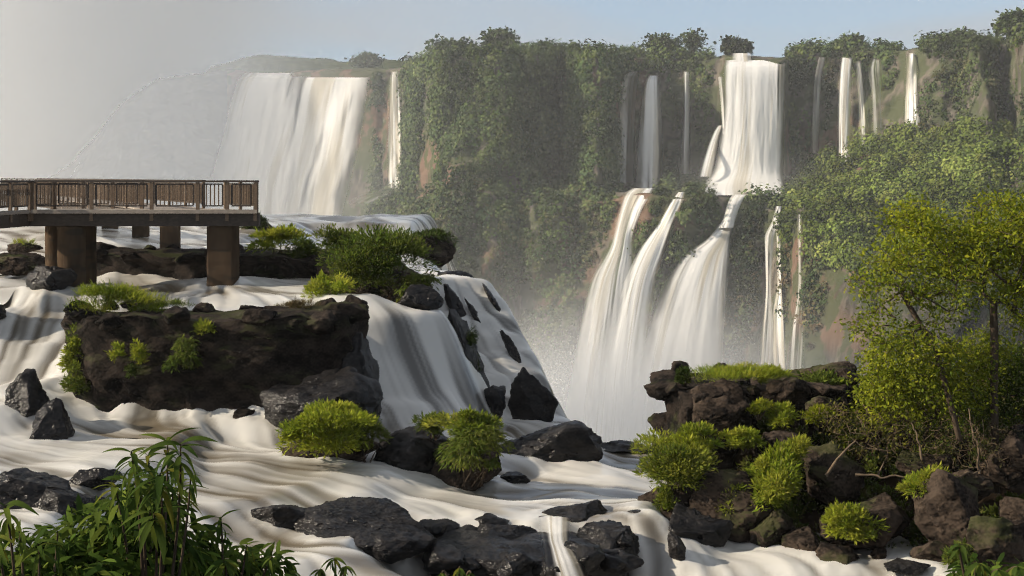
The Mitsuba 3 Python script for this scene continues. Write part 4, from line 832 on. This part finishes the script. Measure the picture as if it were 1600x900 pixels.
# undergrowth between the boulders of the bank
g = np.random.default_rng(77); UB = []
for cols, n, thr in ((DEEP + MIDG, 420, 0.46), (MIDG + DRY, 260, 0.52), (BRIGHT, 110, 0.58)):
    x = 5.6 + 14 * g.random(n); y = 34.2 + 9 * g.random(n) ** 1.2; ix = np.clip(((x - 3.2) / 28.8 * 149).astype(int), 0, 149); iy = np.clip(((y - 32.5) / 29.5 * 129).astype(int), 0, 129)
    z = rbz[iy, ix]; ok = fbm(np.c_[x / 1.6, y / 1.6, x * 0], 3, int(thr * 100)) > thr - 0.06
    for p_ in np.c_[x, y, z][ok]:
        UB.append(bush_mesh(p_ + [0, -0.1, 0.22], np.array([0.38, 0.34, 0.34]) * (0.6 + 0.7 * g.random()), 130, int(g.integers(1, 9999)), cols, 0.13, 0.28, lobes=4))
V, Fc, C = cat(UB)
put('bank_undergrowth', (V, Fc), 'leaf', 'low leafy undergrowth between the boulders of the right bank', kind='stuff', color=C)
# trees that stand out on the skyline of the far plateau
def rim_tree(u, vb, Y, w, h, label, cols=GREEN, n=60):
    s = Y / F; base = P(u, vb, Y)
    return tree('plateau_tree', label, 'tree', base, [(u, vb - h * 0.62, Y, w, h * 0.7, w * s * 0.8)], n, int(u), 0.28, 22, 0.7, 0.75, 0.7, cols, bsdf='far_leaf')

rim_tree(1084, 84, 284, 30, 36, 'thin open-crowned tree standing alone on the plateau skyline', GREEN, 26)
rim_tree(1150, 92, 274, 34, 30, 'dark spreading tree on the plateau right above the bright high fall', [[0.04, 0.05, 0.02]], 60)
rim_tree(572, 112, 345, 40, 26, 'low round tree behind the rim between the curtain fall and the slim fall')
rim_tree(782, 82, 282, 50, 34, 'rounded tree on the highest point of the middle skyline')
rim_tree(706, 94, 284, 60, 32, 'broad tree crown at the outer shoulder of the middle skyline')
rim_tree(1034, 90, 288, 50, 34, 'broad dark tree on the skyline beside the thin open-crowned tree')
rim_tree(1330, 84, 282, 30, 26, 'small tree on the plateau above the mossy rock falls')
rim_tree(1502, 74, 262, 30, 22, 'small bushy tree on the plateau above the red rock face')
rim_tree(1592, 66, 236, 60, 46, 'big tree at the picture edge on the plateau rim', FRESH[:1] + GREEN, 110)
# ------------------------------------------------------------------ the leafy shrubs close to the viewpoint
LANCE = [[0.050, 0.088, 0.016], [0.080, 0.125, 0.022], [0.115, 0.150, 0.026], [0.038, 0.066, 0.016]]
def lance_leaf(base, ax, up, L, wid, curl, g):
    """one pointed leaf, folded along its midrib and bent down"""
    ax = unit(ax); side = unit(np.cross(ax, up)); nor = np.cross(side, ax); ts = np.linspace(0, 1, 8); V = []
    tw = (g.random() - 0.5) * 0.9
    for t in ts:
        w = wid * L * 0.5 * (np.sin(np.pi * min(1, t * 0.93 + 0.05)) ** 0.8) * (1.15 - 0.45 * t); c = base + ax * L * (t - 0.22 * curl * t * t) - nor * L * curl * t * t * 0.8
        s = side * math.cos(tw * t) + nor * math.sin(tw * t); n2 = np.cross(s, ax)
        V += [c - s * w + n2 * w * 0.28, c, c + s * w + n2 * w * 0.28]
    f = []
    for k in range(7):
        a = 3 * k; f += [[a, a + 1, a + 4], [a, a + 4, a + 3], [a + 1, a + 2, a + 5], [a + 1, a + 5, a + 4]]
    return np.array(V), np.array(f)
COLV = [hue(1, 1, LANCE, np.random.default_rng(k), 0.15)[0] for k in range(6)] + [np.array([0.13, 0.13, 0.02]), np.array([0.13, 0.15, 0.03])]
for k, c in enumerate(COLV):
    mat('lance_leaf_%d' % k, {'type': 'principledthin', 'base_color': {'type': 'rgb', 'value': [float(x) for x in c]}, 'roughness': 0.4, 'diff_trans': 0.6, 'eta': 1.45, 'spec_trans': 0.0})
def leafy_shrub(label, shoots, seed, Y0, per=10, L=0.15, wid=0.20, ground=-2.85, mass=None, keepn=70):
    """shoots: (u, v) tips in the photo at about distance Y0; big leaves are parts, the small inner ones one mass"""
    g = np.random.default_rng(seed); k = root('leafy_shrub', label, 'shrub'); ub = np.mean([s[0] for s in shoots]); nleaf = 0
    for sh in shoots:
        u, v = sh[:2]; Y = Y0 + (g.random() - 0.5) * 1.0; tip = P(u, v, Y); sc = sh[2] if len(sh) > 2 else 1.0
        b = P(ub + (u - ub) * 0.35, 300, Y0 + 0.2); b[2] = ground; mid = b * 0.45 + tip * 0.55 + np.array([(tip[0] - b[0]) * 0.15, 0.1, 0.1])
        t = np.linspace(0, 1, 14)[:, None]; path = (1 - t) ** 2 * b + 2 * t * (1 - t) * mid + t * t * tip
        put(k + '__stem', tube(path, np.linspace(0.014, 0.004, 14), 6), 'bark', smooth=True)
        d = unit(path[-1] - path[-3])
        for j in range(per):
            s = (j / per) ** 1.3; at = path[-1] * (1 - s * 0.42) + path[-5] * s * 0.42; ang = 2.4 * j + g.random()
            rad = np.array([math.cos(ang), 0.8 * math.sin(ang), 0]); ax = unit(rad * (0.55 + 0.6 * s) + d * (0.75 - 0.75 * s) + [0, 0, -0.25 - 0.55 * s])
            put(k + '__leaf', lance_leaf(at, ax, unit(np.array([0, 0, 1]) + 0.3 * d + 0.2 * g.standard_normal(3)), L * sc * (0.7 + 0.6 * g.random()), wid * (0.8 + 0.5 * g.random()), 0.45 + 0.6 * g.random(), g),
                'lance_leaf_%d' % (g.integers(0, 8) if g.random() < 0.5 else g.integers(0, 6)), smooth=True)
    if mass:
        S = []
        for (u, v, w, h, n) in mass:
            c = P(u, v, Y0 + 0.5); r = np.array([w, 0, h]) * Y0 / F / 2; r[1] = 0.45
            d = unit(g.standard_normal((n, 3))) * g.random((n, 1)) ** 0.4
            ax = unit(d + [0, 0, -0.5] + 0.5 * g.standard_normal((n, 3))); l = 0.10 * (0.6 + 0.9 * g.random(n))
            V, Fc, m = leaves(c + d * r, ax, unit(np.array([0, -0.3, 1.0]) + 0.5 * g.standard_normal((n, 3))), l, l * 0.27, 0.4, 4)
            S.append((V, Fc, hue(n, m, LANCE, g, 0.25)))
        V, Fc, C = cat(S); put(k + '__foliage', (V, Fc), 'gloss_leaf', color=C, smooth=True); labels[k + '__foliage'] = {'kind': 'stuff'}
    return k
leafy_shrub('tall dark green shrub with long drooping lance leaves close to the viewpoint', [(262, 690, 1.0), (282, 694, 1.2), (205, 706, 0.9), (232, 712), (250, 740, 1.1), (215, 745), (180, 760, 0.9), (270, 770), (150, 800), (240, 800, 1.1), (298, 742, 0.55)], 21, 8.2, 12, 0.17,
            mass=[(220, 800, 130, 130, 420), (230, 860, 240, 110, 800), (130, 850, 150, 90, 420)])
leafy_shrub('leafy shoots at the bottom corner beside the tall lance-leaved shrub', [(8, 790), (30, 830, 0.8), (-10, 840), (60, 850), (90, 830, 0.8)], 22, 7.6, 9, 0.15, mass=[(20, 880, 140, 80, 360), (110, 890, 160, 60, 300)])
leafy_shrub('low shrub with bright shoots on the water side of the tall lance-leaved shrub', [(345, 810, 0.8), (330, 850), (385, 852, 0.7), (300, 860), (350, 875), (425, 868, 0.6), (280, 830, 0.8)], 23, 8.6, 9, 0.14, mass=[(330, 885, 200, 60, 420), (400, 895, 120, 40, 200)])
leafy_shrub('small sprig poking up from the bottom edge in midstream', [(522, 872, 0.9), (500, 890, 0.8), (540, 885, 0.7)], 24, 9.0, 8, 0.12)
leafy_shrub('tiny green shoots at the bottom edge before the front ledge', [(718, 888, 0.8), (690, 896, 0.7), (736, 896, 0.6)], 25, 9.4, 7, 0.11)
leafy_shrub('dark green sprig at the bottom corner under the broad rough boulder', [(1500, 850, 0.9), (1530, 880), (1560, 890, 1.1), (1590, 885), (1490, 895, 0.8)], 26, 9.0, 9, 0.13, mass=[(1560, 905, 150, 40, 260)])
# the near bank, below and behind the camera
nbx, nby = np.meshgrid(np.linspace(-60, 60, 80), np.linspace(-65, 24, 70))
nbz = np.interp(nby, [-65, 4, 8, 12, 20, 24], [-2.2, -2.4, -2.9, -4.4, -9.0, -12.5]) + (fbm(np.stack([nbx / 2, nby / 2, nbx * 0], -1), 3, 9) - 0.5) * 0.4
put('near_bank', (np.stack([nbx, nby, nbz], -1).reshape(-1, 3), grid_faces(70, 80)), 'soil', 'earth bank below the viewpoint', kind='structure', smooth=True)
